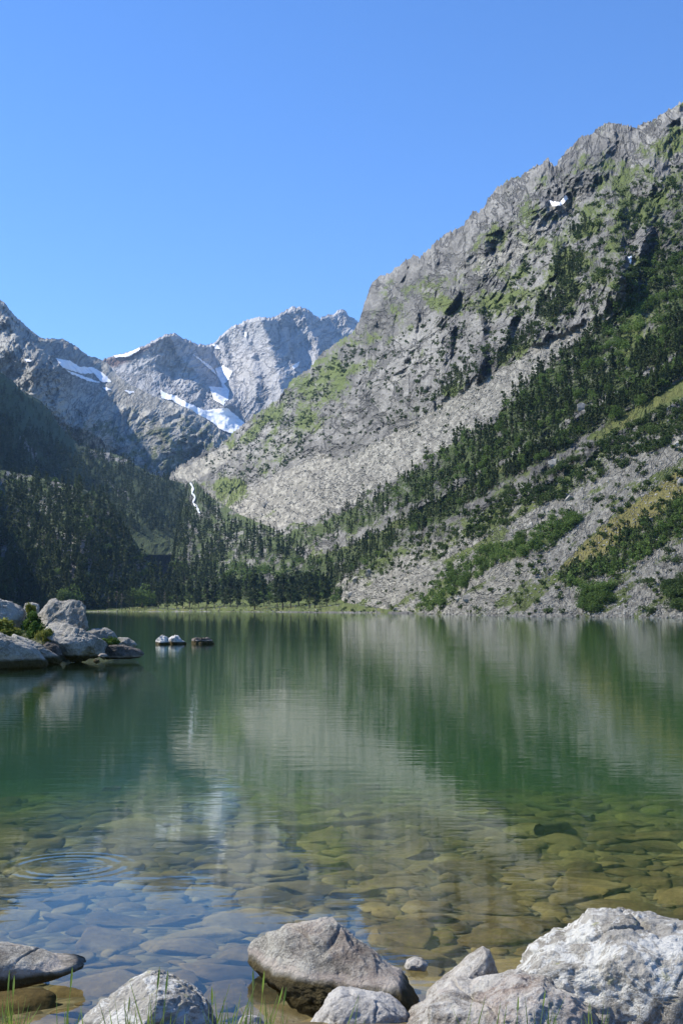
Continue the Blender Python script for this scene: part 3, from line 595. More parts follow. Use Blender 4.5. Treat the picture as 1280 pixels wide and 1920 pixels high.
plant([[(380, 855), (480, 790), (560, 720), (660, 640), (700, 640), (600, 760), (560, 860), (420, 940)]], 1100, LR, (1.8, 4.8), 'shrub', 'cliff', None, 0)
plant([[(330, 1128), (640, 1122), (780, 1140), (780, 1150), (600, 1146)]], 20, LR, (2, 3), 'shrub', 'far_shore')
# the row of tall pines that stand along the far shore meadow
for x, y, h in [(187, 1140, 11), (204, 1141, 10), (219, 1141, 14), (228, 1141, 13), (243, 1142, 17), (250, 1141, 13), (298, 1141, 11), (309, 1142, 14), (315, 1143, 15), (332, 1141, 22), (343, 1140, 20), (356, 1139, 24), (372, 1139, 22), (388, 1138, 23), (402, 1138, 21), (420, 1138, 25), (432, 1138, 24), (445, 1139, 22), (478, 1143, 27), (470, 1139, 20), (495, 1137, 20), (520, 1139, 24), (530, 1140, 23), (545, 1140, 24), (580, 1141, 24), (590, 1140, 20), (612, 1136, 17), (560, 1136, 20)]:
    P = on(LV, np.array([x]), np.array([y]))[0]; trees.append((x, y, P, h*.95, 'snag' if x in (228, 219, 204, 309) else 'tall', 'far_shore'))
P = on(LV, np.array([268.]), np.array([1139.]))[0]; trees.append((268, 1139, P, 16, 'leaf', 'far_shore'))
P = on(LH, np.array([124.]), np.array([1138.]))[0]; trees.append((124, 1138, P, 14, 'leaf', 'far_shore'))
KIND = {}
def proto_parts(kind, seed, hi):
    if kind in ('pine', 'tall', 'snag'):
        lo, rd, rn, irr = {'pine': (.08, .19, .8, .3), 'tall': (.13, .22, .6, .55), 'snag': (.35, .13, .5, .8)}[kind]
        n = {'pine': 900, 'tall': 1300, 'snag': 90}[kind] if hi else {'pine': 80, 'tall': 120, 'snag': 40}[kind]
        C = pine_crown(seed, n, 0, lo, rd, rn, irr); cv, cf = tris_cloud(C, (.035 if kind != 'snag' else .03) if hi else .085, seed)
        tv, tf = trunk_np(.93, .016 if kind != 'snag' else .012, 6 if hi else 4, .006, seed)
        return cv, cf, tv, tf
    C = bush_cloud(seed, 800 if hi else 110, 9 if kind == 'leaf' else 6, 1 if kind == 'leaf' else .8); cv, cf = tris_cloud(C, .075 if hi else .17, seed, aspect=1.2)
    tv, tf = trunk_np(.55, .035, 5, .02, seed); return cv, cf, tv, tf
PN = {'pine': 'pine_tree', 'tall': 'pine_tree', 'snag': 'dead_pine', 'leaf': 'broadleaf_tree', 'shrub': 'shrub'}
CM = {'pine': 'pine', 'tall': 'pine', 'snag': 'deadwood', 'leaf': 'leaf', 'shrub': 'shrub'}
def vis(t): return -15 < t[0] < 1295
trees.sort(key=lambda t: -(t[3]/np.hypot(t[2][0], t[2][1])*(1 if vis(t) else .01)*(2.5 if t[4] in ('tall', 'snag') or t[5] == 'far_shore' else 1)))
solo = []; rest = []; cnt = {'tree': 0, 'bush': 0}
for tr_ in trees:
    c = 'bush' if tr_[4] in ('leaf', 'shrub') else 'tree'
    if cnt[c] < (298 if c == 'tree' else 290) and vis(tr_): cnt[c] += 1; solo.append(tr_)
    else: rest.append(tr_)
protos = {}
def proto(kind, k):
    if (kind, k) not in protos:
        cv, cf, tv, tf = proto_parts(kind, 100+k*7+len(kind), True)
        protos[(kind, k)] = (np_mesh('crown', cv, cf, [M[CM[kind]]]), np_mesh('trunk', tv, tf, [M['deadwood' if kind == 'snag' else 'bark']], smooth_=True))
    return protos[(kind, k)]
ZL = {'hill': 'on the dark wooded hill at the left', 'spur': 'on the shaded ridge behind the left hill', 'valley': 'in the valley wood behind the meadow', 'upper_band': 'in the dark wood above the grass strip',
      'lower_band': 'below the bright grass strip', 'boulder_field': 'among the boulders of the right slope', 'bush_strip': 'in the bright bush strip above the lake', 'right_slope': 'on the grassy slope at the right edge',
      'shore_clump': 'by the water under the right slope', 'low_scree': 'on the grey scree above the lake', 'high_scree': 'on the pale scree band', 'cliff': 'on the grey cliffs of the mountain', 'far_shore': 'by the far meadow'}
KL = {'pine': 'dark conical pine', 'tall': 'tall dark bare-stemmed pine', 'snag': 'dead grey bare pine', 'leaf': 'round light green tree', 'shrub': 'low green shrub'}
ORD = ['first', 'second', 'third', 'fourth', 'fifth', 'sixth', 'seventh', 'eighth', 'ninth', 'tenth', 'eleventh', 'twelfth', 'thirteenth', 'fourteenth', 'fifteenth', 'sixteenth', 'seventeenth', 'eighteenth', 'nineteenth', 'twentieth']
by = {}
for s_ in solo: by.setdefault((s_[4], s_[5]), []).append(s_)
for (kind, zone), lst in by.items():
    lst.sort(key=lambda q: q[0]); few = len(lst) <= 24
    for i, q in enumerate(lst):
        k = int(rng.integers(0, 4)); cr, tk = proto(kind, k); x, y, P, h, _, _ = q
        r = empty(PN[kind], (float(P[0]), float(P[1]), float(P[2])), float(rng.random()*6.28), (h*float(.9+.25*rng.random()) if kind != 'snag' else h,)*2+(h,))
        link('crown', cr, r); link('trunk', tk, r)
        if few:
            place = ('leftmost' if i == 0 else 'rightmost' if i == len(lst)-1 else ORD[i]+' from the left' if i < 20 else ORD[len(lst)-1-i]+' from the right')
            lab = f'{KL[kind]} {ZL[zone]}' + (f', {place}' if len(lst) > 1 else '')
        else:
            lab = f'{KL[kind]} {ZL[zone]}'
        tag(r, lab if len(lab.split()) <= 16 else ' '.join(lab.split()[:16]), 'tree' if kind != 'shrub' else 'shrub', f'{PN[kind].replace("_", " ")}s {ZL[zone]}')
def mass(name, kinds, mats, variants=5):
    V = []; Fc = []; MI = []; off = 0
    sel = [t_ for t_ in rest if t_[4] in kinds]
    for kind in kinds:
        for k in range(variants):
            ts = [t_ for j, t_ in enumerate(sel) if t_[4] == kind and j % variants == k]
            if not ts: continue
            cv, cf, tv, tf = proto_parts(kind, 300+k*11, False)
            v0 = np.concatenate([cv, tv]); f0 = np.concatenate([cf, tf+len(cv)]); m0 = np.r_[np.full(len(cf), mats.index(CM[kind])), np.full(len(tf), mats.index('bark'))]
            P = np.array([t_[2] for t_ in ts]); h = np.array([t_[3] for t_ in ts]); a = rng.random(len(ts))*6.28; wdt = h*(.9+.4*rng.random(len(ts)))
            ca, sa = np.cos(a)[:, None], np.sin(a)[:, None]
            W = np.stack([(v0[None, :, 0]*ca-v0[None, :, 1]*sa)*wdt[:, None], (v0[None, :, 0]*sa+v0[None, :, 1]*ca)*wdt[:, None], v0[None, :, 2]*h[:, None]], -1)+P[:, None]
            V.append(W.reshape(-1, 3)); Fc.append((f0[None]+(np.arange(len(ts))*len(v0))[:, None, None]+off).reshape(-1, 4)); MI.append(np.tile(m0, len(ts))); off += len(ts)*len(v0)
    o = link(name, np_mesh(name, np.concatenate(V), np.concatenate(Fc), [M[m] for m in mats], np.concatenate(MI))); tag(o, kind='stuff'); return o
o = mass('forest', ['pine', 'tall', 'snag'], ['pine', 'bark', 'deadwood']); tag(o, 'dense dark pine forest covering the left hills and the valley', 'forest')
o = mass('shrubbery', ['leaf', 'shrub'], ['leaf', 'shrub', 'bark']); tag(o, 'green bushes scattered over the scree and the cliffs', 'shrubs')

# ------------------------------------------------------------------ stones
def stone_base(seed, sub, cuts=9, flat=(1, .8, .6), cutd=(.55, .9), noise=.08):
    r = np.random.default_rng(seed); V, Fc = icos(sub)
    V = V*(1+noise*2*fbm(V*1.3+seed, 3, seed)[:, None])
    for _ in range(cuts):
        n = r.normal(size=3); n /= np.linalg.norm(n); d = cutd[0]+(cutd[1]-cutd[0])*r.random(); V = V-n*np.maximum(0, V@n-d)[:, None]*.92
    V = V*(1+noise*.35*fbm(V*5+seed, 3, seed+3)[:, None])
    return V*np.array(flat), Fc
def merged_stones(name, P, S, mat, variants=6, sub=1, flat=(1, .8, .6), tilt=.5, cuts=7, noise=.1, smooth_=False, yaw=None):
    V = []; Fc = []; off = 0; n = len(P)
    for k in range(variants):
        ii = np.arange(k, n, variants)
        if not len(ii): continue
        v0, f0 = stone_base(40+k, sub, cuts, flat, noise=noise); m = len(ii)
        a = rng.random(m)*6.28 if yaw is None else rng.normal(size=m)*yaw; b = rng.normal(size=m)*tilt; ca, sa, cb, sb = np.cos(a)[:, None], np.sin(a)[:, None], np.cos(b)[:, None], np.sin(b)[:, None]
        x, y, z = v0[None, :, 0], v0[None, :, 1], v0[None, :, 2]; y2 = y*cb-z*sb; z2 = y*sb+z*cb
        s = S[ii][:, None]; W = np.stack([(x*ca-y2*sa)*s, (x*sa+y2*ca)*s, z2*s], -1)+P[ii][:, None]
        V.append(W.reshape(-1, 3)); Fc.append((f0[None]+(np.arange(m)*len(v0))[:, None, None]+off).reshape(-1, 3)); off += m*len(v0)
    return link(name, np_mesh(name, np.concatenate(V), np.concatenate(Fc), [mat], smooth_=smooth_))
def scree_mat():
    t = NT('scree_stone'); p = t.pos(); v = t.noise(p, .35, 3, .6); n = t.noise(p, 1.6, 6, .7)
    t.base(t.ramp(t.math('ADD', t.math('MULTIPLY', v, .6), t.math('MULTIPLY', n, .4)), [(.36, (.15, .145, .13)), (.5, (.265, .257, .23)), (.64, (.41, .40, .36))]), .95); t.nrm(t.bump(n, .6, .4)); return t.m
M['scree'] = scree_mat()
Q = np.concatenate([scatter([TALUS_MAIN], 6500, LR, -.6), scatter([TALUS_LOW], 11000, LR, -.6, 1330), scatter([MIXED], 2200, LR, -.28, 1330), scatter([TALUS_L2, TALUS_HI], 700, LR), scatter([[(560, 1148), (640, 1100), (720, 1090), (800, 1148)]], 600, LR),
                    scatter([[(820, 1148), (1290, 1130), (1290, 1162), (820, 1156)]], 1300, LR)])
P = on(LR, Q[:, 0], Q[:, 1]); Qv = scatter([[(170, 1140), (780, 1144), (790, 1151), (170, 1148.5)], [(400, 1128), (620, 1128), (640, 1140), (400, 1140)]], 420, LV, -.1); Q = np.concatenate([Q, Qv]); P = np.concatenate([P, on(LV, Qv[:, 0], Qv[:, 1])])
Rq = np.hypot(P[:, 0], P[:, 1]); S = (.65+2.6*rng.random(len(P))**7)*Rq/F*1.15
big = np.argsort(-S*(np.abs(Q[:, 0]-640) < 640))
keep = big[:110]; restq = np.setdiff1d(np.arange(len(P)), keep)
o = merged_stones('rubble', P[restq], S[restq], M['scree'], sub=1, flat=(1, .85, .7), noise=.15); tag(o, 'loose grey rubble lying over the scree slopes', 'rubble', kind='stuff')
SB = [np_mesh('boulder', *stone_base(70+k, 3, 14, (1, .85, .72), (.5, .85), .1), [M['scree']]) for k in range(5)]
def slope_zone(x, y):
    a = np.array([x]), np.array([y])
    if poly_sdf(*a, TALUS_MAIN)[0] < 0: return 'on the pale scree band under the cliffs'
    if poly_sdf(*a, MIXED)[0] < 0: return 'among the shrubs of the boulder slope'
    if y > 1110: return 'in the stony shore under the right slope'
    return 'on the grey lower scree of the right slope'
for j, i in enumerate(keep):
    o = link('boulder', SB[j % 5], None, tuple(float(c) for c in P[i])); s = float(S[i]); o.scale = (s, s, s); o.rotation_euler = (float(rng.normal()*.3), float(rng.normal()*.3), float(rng.random()*6.28))
    z = slope_zone(Q[i, 0], Q[i, 1]); tag(o, f'angular grey boulder {z}', 'boulder', f'boulders {z}')
for (x, y, wpx, lab) in [(668, 1088, 26, 'tall dark-sided boulder beside the trees at the foot of the scree'), (694, 1074, 30, 'pale broad boulder above the dark-sided one at the forest edge'), (657, 1117, 22, 'dark angular boulder low on the scree near the lake'), (743, 1145, 26, 'flat white boulder at the edge of the far shore beach'), (608, 1143, 24, 'grey pointed boulder at the left foot of the scree by the meadow'),
                           (860, 1122, 18, 'grey block beside its larger twin below the bright bushes'), (878, 1122, 26, 'larger grey block with dark face below the bright bushes'), (1257, 764, 18, 'dark round boulder on the grass strip at the right edge'), (1274, 832, 28, 'large grey boulder on the slope at the right edge'), (1040, 870, 30, 'long pale slab of rock below the grass strip'),
                           (1068, 935, 26, 'pale upright block among shrubs on the boulder slope'), (995, 985, 20, 'grey block above the bright bush strip'), (1275, 905, 26, 'light boulder in the dry grass at the right edge'), (1085, 1132, 22, 'low grey rock heap beside the leafy shore clump'), (500, 945, 22, 'pale slab near the foot of the upper scree'), (1090, 765, 30, 'broad pale rock outcrop in the dark wood')]:
    p = on(LR, np.array([x]), np.array([y]))[0]; s = wpx*.5*math.hypot(p[0], p[1])/F
    o = link('boulder', SB[(x+y) % 5], None, tuple(float(c) for c in p)); o.scale = (s*1.1, s, s*1.05); o.rotation_euler = (.1, .15, (x*.37) % 6); tag(o, lab, 'boulder')

# stones under water
def bed_mat():
    t = NT('submerged_stone_surface'); p = t.pos(); v = t.noise(p, 1.1, 2, .5); n = t.noise(p, 14, 7, .7)
    t.base(t.ramp(t.math('ADD', t.math('MULTIPLY', v, .65), t.math('MULTIPLY', n, .35)), [(.36, (.05, .032, .013)), (.5, (.15, .10, .038)), (.64, (.30, .215, .09))]), .9); t.nrm(t.bump(n, .6, .03)); return t.m
M['bedstone'] = bed_mat()
n = 14000; r_ = np.sqrt(7.2**2+(34**2-7.2**2)*rng.random(n)); a_ = rad(1)*(-19+38*rng.random(n)); X, Y = r_*np.sin(a_), r_*np.cos(a_)
S = (.08+.20*rng.random(n)**2+.34*rng.random(n)**11)*np.interp(r_, [7, 10, 20, 34], [.75, .8, 1.0, 1.25]); ordr = np.argsort(-S); acc = []; cell = {}
for i in ordr:                      # no two large stones in one place
    ok = True; s = S[i]
    for gx in range(int(X[i]//1)-1, int(X[i]//1)+2):
        for gy in range(int(Y[i]//1)-1, int(Y[i]//1)+2):
            for j in cell.get((gx, gy), ()):
                if (X[i]-X[j])**2+(Y[i]-Y[j])**2 < (.72*(s+S[j]))**2: ok = False; break
            if not ok: break
        if not ok: break
    if ok: acc.append(i); cell.setdefault((int(X[i]//1), int(Y[i]//1)), []).append(i)
acc = np.array(acc); X, Y, S = X[acc], Y[acc], S[acc]; Z = bed_z(X, Y)+S*.04
P = np.stack([X, Y, Z], -1); okz = (Z+S*.5 < -.03) & (fbm(np.stack([X/1.6, Y/2.2, X*0], -1), 2, 91) > -.42+.0*X); P, S = P[okz], S[okz]
o_ = np.argsort(-S/P[:, 1]); top, low = o_[:295], o_[295:]
o = merged_stones('gravel', P[low], S[low], M['bedstone'], sub=2, flat=(1.25, .9, .28), tilt=.12, cuts=11, noise=.09, smooth_=True); tag(o, 'small brown stones covering the shallow lake bed', 'gravel', kind='stuff')
UB = [np_mesh('submerged_stone', *stone_base(170+k, 4, 15, (1.3, .95, .27), (.42, .85), .13), [M['bedstone']], smooth_=True) for k in range(7)]
for j, i in enumerate(top):
    o = link('submerged_stone', UB[j % 7], None, tuple(float(c) for c in P[i])); s = float(S[i]); o.scale = (s, s, s*float(.8+.4*rng.random())); o.rotation_euler = (float(rng.normal()*.08), float(rng.normal()*.08), float(rng.normal()*.5+(3.14 if rng.random() < .5 else 0)))
    x, y = to_px(P[i]); z = 'left, under the reflected blue sky' if x < 560 and y > 1650 else 'in the clear amber shallows near the white rock' if x > 640 and y > 1600 else 'on the dim lake bed farther out'
    tag(o, f'flat rounded stone lying under water {z}', 'stone', f'submerged stones {z}')

# ------------------------------------------------------------------ shaped rocks, each from its own outline, distance and depth
def shaped_rock(name, pts, R, depth, mat, label, seed=1, sub=6, cuts=10, cutd=(.72, .97), rough=.035, fine=.012, lean=0.0, parent=None, cat='rock', p_=.75, group=None, crease=0.05, tilt=0.0):
    a = np.array(pts, float); W = at(a[:, 0], a[:, 1], np.full(len(a), R)); az = math.atan2(*(W[:, :2].mean(0)))
    ex = np.array([math.cos(az), -math.sin(az), 0]); ey = np.array([math.sin(az), math.cos(az), 0])
    u = W@ex; z = W[:, 2]; cu, cz = (u.min()+u.max())/2, (z.min()+z.max())/2
    cu = u.mean()*.5+cu*.5; cz = z.mean()*.5+cz*.5
    ang = np.arctan2(z-cz, u-cu); rr = np.hypot(u-cu, z-cz); o = np.argsort(ang); ang, rr = ang[o], rr[o]
    ang = np.r_[ang[-1]-2*math.pi, ang, ang[0]+2*math.pi]; rr = np.r_[rr[-1], rr, rr[0]]
    th = np.linspace(-math.pi, math.pi, 721)
    # radius along straight edges between outline points
    k = np.clip(np.searchsorted(ang, th)-1, 0, len(ang)-2); a0, a1, r0, r1 = ang[k], ang[k+1], rr[k], rr[k+1]
    den = r0*np.sin(th-a0)+r1*np.sin(a1-th); rt = np.where(np.abs(a1-a0) < 1e-6, r0, r0*r1*np.sin(a1-a0)/np.where(np.abs(den) < 1e-9, 1e-9, den)); rt = np.clip(rt, 0, rr.max())
    V, Fc = icos(sub); s = np.hypot(V[:, 0], V[:, 2]); phi = np.arctan2(V[:, 2], V[:, 0]); Rp = np.interp(phi, th, rt)
    q = np.maximum(s, 1e-6)**p_; yy = np.sign(V[:, 1])*np.abs(V[:, 1])**.85
    size = float(np.hypot(*(np.ptp(W, 0)[[0, 2]]))) ; L = np.stack([np.cos(phi)*Rp*q, yy*depth, np.sin(phi)*Rp*q], -1)
    r = np.random.default_rng(seed)
    sc_ = np.array([np.ptp(u)/2, depth, np.ptp(z)/2])
    for _ in range(cuts):
        nn = r.normal(size=3); nn[1] = -abs(nn[1])*1.3 if r.random() < .7 else nn[1]; nn /= np.linalg.norm(nn); sup = (L@nn).max(); d = sup*(cutd[0]+(cutd[1]-cutd[0])*r.random()); L = L-nn*np.maximum(0, L@nn-d)[:, None]*.85
    N = L/np.maximum(np.linalg.norm(L, axis=1), 1e-6)[:, None]; Qn = L/size*5+seed*3.1
    L = L+N*size*(rough*fbm(Qn, 3, seed)+fine*fbm(Qn*4, 5, seed+4, .6)+fine*.6*ridged(Qn*2.2, seed+8)-crease*np.maximum(0, .4-14*np.abs(perlin(Qn*.55+fbm(Qn, 2, seed+30)[:, None]*.15, seed+20))))[:, None]
    L[:, 1] += lean*(L[:, 2]); L[:, 1] += tilt*L[:, 0]
    ctr = ex*cu+np.array([0, 0, cz]); vR = R*ey
    Pw = ctr[None]+(ex[None]*L[:, :1]+ey[None]*L[:, 1:2]+np.array([[0, 0, 1]])*L[:, 2:])
    fwd = W@ey; Pw = Pw+ey*fwd.mean()
    base = np.array([Pw[:, 0].mean(), Pw[:, 1].mean(), Pw[:, 2].min()])
    o = link(name, np_mesh(name, Pw-base, Fc, [mat], smooth_=True), parent, tuple(base)); tag(o, label, cat, group); return o
M['rock_a'] = rock_mat('grey_boulder', (.07, .065, .055), (.22, .205, .175), (.46, .44, .38), 1, wet=.12, pink=.25, lo=.41, hi=.60)
M['rock_w'] = rock_mat('white_lichen_boulder', (.07, .062, .05), (.20, .185, .155), (.40, .38, .335), 1, lichen=.9, lo=.39, hi=.58)
M['rock_l'] = rock_mat('low_brown_boulder', (.08, .07, .055), (.25, .225, .19), (.48, .45, .40), 1, lichen=.35, pink=.3, lo=.41, hi=.60)
M['rock_p'] = rock_mat('pale_slab', (.15, .14, .13), (.36, .34, .31), (.55, .53, .49), 1, pink=.15, lo=.40, hi=.59)
M['rock_s'] = rock_mat('bank_boulder', (.09, .085, .07), (.23, .22, .19), (.42, .40, .355), 6, wet=.35, lo=.41, hi=.60)
shaped_rock('boulder', [(430, 1838), (440, 1812), (470, 1785), (510, 1765), (545, 1748), (575, 1736), (598, 1729), (620, 1731), (640, 1745), (660, 1764), (695, 1780), (720, 1796), (750, 1808), (792, 1822), (808, 1842), (803, 1885), (760, 1912), (640, 1902), (520, 1870), (462, 1852)], 7.62, .27, M['rock_a'], 'brown grey domed boulder with mossy foot standing in the water', 11, 7, 13, (.70, .96), .022, .011, cat='boulder', lean=.5, tilt=-.45)
shaped_rock('rock', [(572, 1935), (600, 1900), (618, 1868), (640, 1857), (680, 1862), (740, 1870), (752, 1880), (764, 1905), (775, 1960), (765, 2010), (590, 2010)], 6.85, .20, M['rock_p'], 'pale flat-topped rock in front of the domed boulder', 21, 6, 8, (.8, .96), .02, .008)
shaped_rock('rock', [(798, 1862), (812, 1850), (845, 1825), (870, 1800), (905, 1778), (918, 1785), (925, 1805), (938, 1840), (935, 1900), (920, 1960), (810, 1960)], 7.35, .18, M['rock_l'], 'pointed brown rock rising behind the low boulder', 31, 6, 8, (.8, .96), .015, .008)
shaped_rock('boulder', [(700, 1990), (735, 1945), (760, 1915), (790, 1885), (805, 1862), (850, 1852), (880, 1857), (930, 1842), (980, 1832), (1015, 1830), (1060, 1850), (1100, 1875), (1150, 1920), (1170, 1990), (1160, 2080), (720, 2080)], 6.75, .45, M['rock_l'], 'long low boulder mottled pink and grey along the bottom edge', 41, 7, 10, (.75, .96), .02, .012, cat='boulder')
shaped_rock('boulder', [(955, 1797), (965, 1776), (1000, 1762), (1028, 1760), (1058, 1758), (1073, 1742), (1103, 1726), (1135, 1721), (1180, 1725), (1220, 1731), (1250, 1738), (1290, 1748), (1400, 1770), (1470, 1850), (1420, 2050), (1100, 2060), (1020, 1990), (1005, 1900), (1000, 1840), (985, 1825), (970, 1808)], 7.05, .55, M['rock_w'], 'big white boulder covered in pale lichen at the right', 51, 7, 15, (.68, .96), .03, .012, cat='boulder', lean=.2)
shaped_rock('boulder', [(120, 1960), (150, 1925), (175, 1903), (200, 1880), (240, 1850), (275, 1834), (300, 1832), (330, 1840), (360, 1855), (385, 1880), (402, 1915), (410, 1990), (380, 2050), (140, 2050)], 6.85, .35, M['rock_w'], 'rounded pale boulder with a dark pitted right side', 61, 7, 11, (.7, .96), .02, .010, cat='boulder')
shaped_rock('rock', [(-120, 1778), (0, 1772), (50, 1781), (85, 1787), (112, 1800), (150, 1804), (198, 1802), (160, 1812), (120, 1823), (60, 1839), (0, 1850), (-120, 1862)], 7.95, .24, M['rock_a'], 'flat slab with a thin spike reaching over the water', 71, 6, 4, (.9, .98), .008, .006, p_=.9)
shaped_rock('rock', [(438, 1940), (450, 1910), (470, 1903), (492, 1912), (508, 1945), (500, 1970), (445, 1970)], 6.95, .07, M['rock_p'], 'small pale stone between the rounded boulder and the grass', 81, 4, 6)
shaped_rock('rock', [(756, 1816), (762, 1801), (774, 1796), (790, 1798), (802, 1807), (797, 1819)], 8.05, .08, M['rock_l'], 'small pale stone just behind the domed boulder', 82, 4, 6)
# boulders of the left shore
BK = [('boulder', [(56, 1153), (62, 1146), (79, 1134), (102, 1123), (115, 1128), (134, 1124), (150, 1127), (164, 1133), (169, 1149), (167, 1175), (157, 1185), (140, 1215), (80, 1215), (66, 1180)], 57, 1.6, 'large cracked angular boulder, tallest of the left shore group', 101, (.62, .93), 18),
      ('boulder', [(-90, 1130), (-40, 1124), (0, 1126), (20, 1126), (44, 1130), (47, 1146), (43, 1165), (30, 1190), (-80, 1200)], 57, 1.6, 'smooth pale boulder behind the mossy gap at the left edge', 102, (.7, .94), 12),
      ('rock', [(44, 1145), (48, 1131), (62, 1130), (76, 1134), (74, 1150), (60, 1170)], 60, .8, 'pale rock seen between the two tallest shore boulders', 103, (.8, .95), 8),
      ('boulder', [(80, 1184), (98, 1171), (115, 1169), (138, 1174), (164, 1185), (197, 1202), (208, 1212), (206, 1222), (184, 1229), (150, 1240), (120, 1240), (108, 1222), (92, 1202)], 54, 1.5, 'bright sloping boulder with dark overhang above the water', 104, (.72, .95), 12),
      ('boulder', [(-110, 1180), (-40, 1184), (0, 1189), (30, 1199), (66, 1214), (95, 1236), (85, 1252), (0, 1262), (-110, 1262)], 50, 1.7, 'long smooth slab sliding into the lake at the left edge', 105, (.8, .96), 10),
      ('rock', [(22, 1196), (30, 1190), (45, 1196), (82, 1212), (119, 1234), (110, 1246), (60, 1246), (30, 1220)], 52.5, .8, 'darker ridge of rock lying on the smooth slab', 106, (.84, .96), 6),
      ('rock', [(160, 1190), (165, 1184), (177, 1179), (197, 1177), (213, 1185), (227, 1208), (220, 1222), (170, 1222)], 56, .9, 'rounded grey rock with moss behind the bright boulder', 107, (.8, .95), 9),
      ('rock', [(218, 1205), (222, 1195), (240, 1196), (259, 1207), (252, 1216), (224, 1218)], 58, .6, 'low pale rock at the right end of the shore group', 108, (.8, .95), 8),
      ('rock', [(195, 1218), (205, 1210), (232, 1209), (262, 1218), (273, 1227), (258, 1234), (200, 1236)], 54.5, .7, 'dark low rock reaching into the water', 109, (.8, .95), 8),
      ('rock', [(80, 1215), (84, 1204), (98, 1202), (112, 1212), (120, 1230), (104, 1238), (84, 1232)], 52.8, .6, 'small broken rock wedged between slab and bright boulder', 110, (.7, .9), 12),
      ('rock', [(184, 1230), (188, 1225), (200, 1226), (204, 1231), (196, 1237)], 51.5, .25, 'small flat stone in the water under the dark overhang', 111, (.8, .95), 5),
      ('rock', [(175, 1240), (179, 1235), (186, 1236), (188, 1241), (181, 1245)], 49.5, .2, 'tiny wet stone in front of the shore boulders', 112, (.8, .95), 5),
      ('rock', [(291, 1204), (294, 1196), (301, 1192), (309, 1194), (315, 1199), (318, 1210), (305, 1216), (293, 1214)], 80, .7, 'white rounded rock standing alone in the lake', 113, (.6, .9), 14),
      ('rock', [(311, 1208), (315, 1197), (323, 1192), (335, 1195), (350, 1206), (346, 1214), (318, 1216)], 80.5, .7, 'white wedge rock touching the rounded rock in the lake', 114, (.6, .9), 14),
      ('rock', [(359, 1208), (362, 1199), (368, 1196), (380, 1198), (388, 1196), (396, 1200), (402, 1208), (396, 1214), (364, 1214)], 81, .7, 'dark low rock alone in the lake, right of the white ones', 115, (.8, .95), 9)]
M['rock_d'] = rock_mat('dark_wet_rock', (.04, .036, .03), (.09, .08, .07), (.17, .15, .13), 5, wet=.2)
M['rock_lw'] = rock_mat('pale_lake_rock', (.16, .155, .15), (.42, .41, .39), (.7, .69, .66), 5, wet=.15, lo=.39, hi=.58)
for nm, pts, R, dp, lab, sd, cd, nc in BK:
    mt = M['rock_d'] if sd in (109, 115, 110) else M['rock_lw'] if sd in (113, 114) else M['rock_s']
    shaped_rock(nm, pts, R, dp, mt, lab, sd, 6 if sd < 108 else 5, nc, cd, .12 if sd > 112 else .045 if sd != 105 else .02, .03 if sd > 112 else .014, cat='boulder' if nm == 'boulder' else 'rock')
# soil bank under them
gx = np.linspace(-40, -7.5, 90); gy = np.linspace(46, 74, 60); X, Y = np.meshgrid(gx, gy, indexing='ij')
e = ((X+19)/9.0)**2+((Y-60)/7.5)**2; e = np.where(X < -19, ((Y-60)/7.5)**2, e)
Z = 2.1*np.exp(-e*1.2)-.75-6*smooth(.8, 2.4, e)+.25*fbm(np.stack([X/1.6, Y/1.6, X*0], -1), 4, 9); idx = np.arange(X.size).reshape(X.shape)
t = NT('bank_soil'); n = t.noise(t.pos(), .9, 8, .7); t.base(t.ramp(n, [(.35, (.03, .03, .015)), (.5, (.06, .07, .025)), (.65, (.13, .13, .05))]), .95); t.nrm(t.bump(n, 1, .2)); M['soil'] = t.m
o = link('shore', np_mesh('shore', np.stack([X, Y, Z], -1), np.stack([idx[:-1, :-1], idx[1:, :-1], idx[1:, 1:], idx[:-1, 1:]], -1).reshape(-1, 4), [M['soil']], smooth_=True)); tag(o, kind='structure')
# plants in the gaps
M['moss'] = leaf_mat('shore_plant_leaves', (.05, .07, .015), (.12, .15, .03), (.26, .26, .06), .8, .3)
M['fern'] = leaf_mat('dark_shore_leaves', (.02, .045, .01), (.05, .10, .02), (.12, .19, .04), 1.2, .3)
def plant_np(n, s, seed, h): return tris_cloud(bush_cloud(seed, n, 9, h, .2), s, seed, .8, 2.0)
for x, y, R, wd, ht, mt, lab, sd in [(58, 1176, 55.6, .7, .8, 'fern', 'leafy green plant filling the gap between the shore boulders', 1), (58, 1150, 56.4, .4, .6, 'moss', 'yellow green plant at the top of the boulder gap', 2), (20, 1192, 53.8, .9, .45, 'moss', 'yellow moss cushion above the smooth slab', 3), (84, 1203, 53.2, .55, .7, 'moss', 'yellow green grass tuft beside the bright boulder', 4), (205, 1205, 55.0, .6, .4, 'fern', 'moss patch on the rounded rock behind the bright boulder', 5), (66, 1190, 54.6, .6, .7, 'fern', 'dark green plant lower down the boulder gap', 6), (46, 1206, 52.2, .5, .3, 'fern', 'thin moss line between slab and ridge rock', 7), (-15, 1185, 54.5, 1.4, .7, 'moss', 'moss cushion at the very left edge', 8)]:
    v, f = plant_np(1500, .09, 500+sd, 1); p = at(np.array(x, float), np.array(y+8., float), np.array(R*1.0)); o = link('plant' if mt == 'fern' else 'moss', np_mesh('plant', v*[wd, wd*.7, ht], f, [M[mt]]), None, tuple(float(c) for c in p)); tag(o, lab, 'plant', kind='thing')

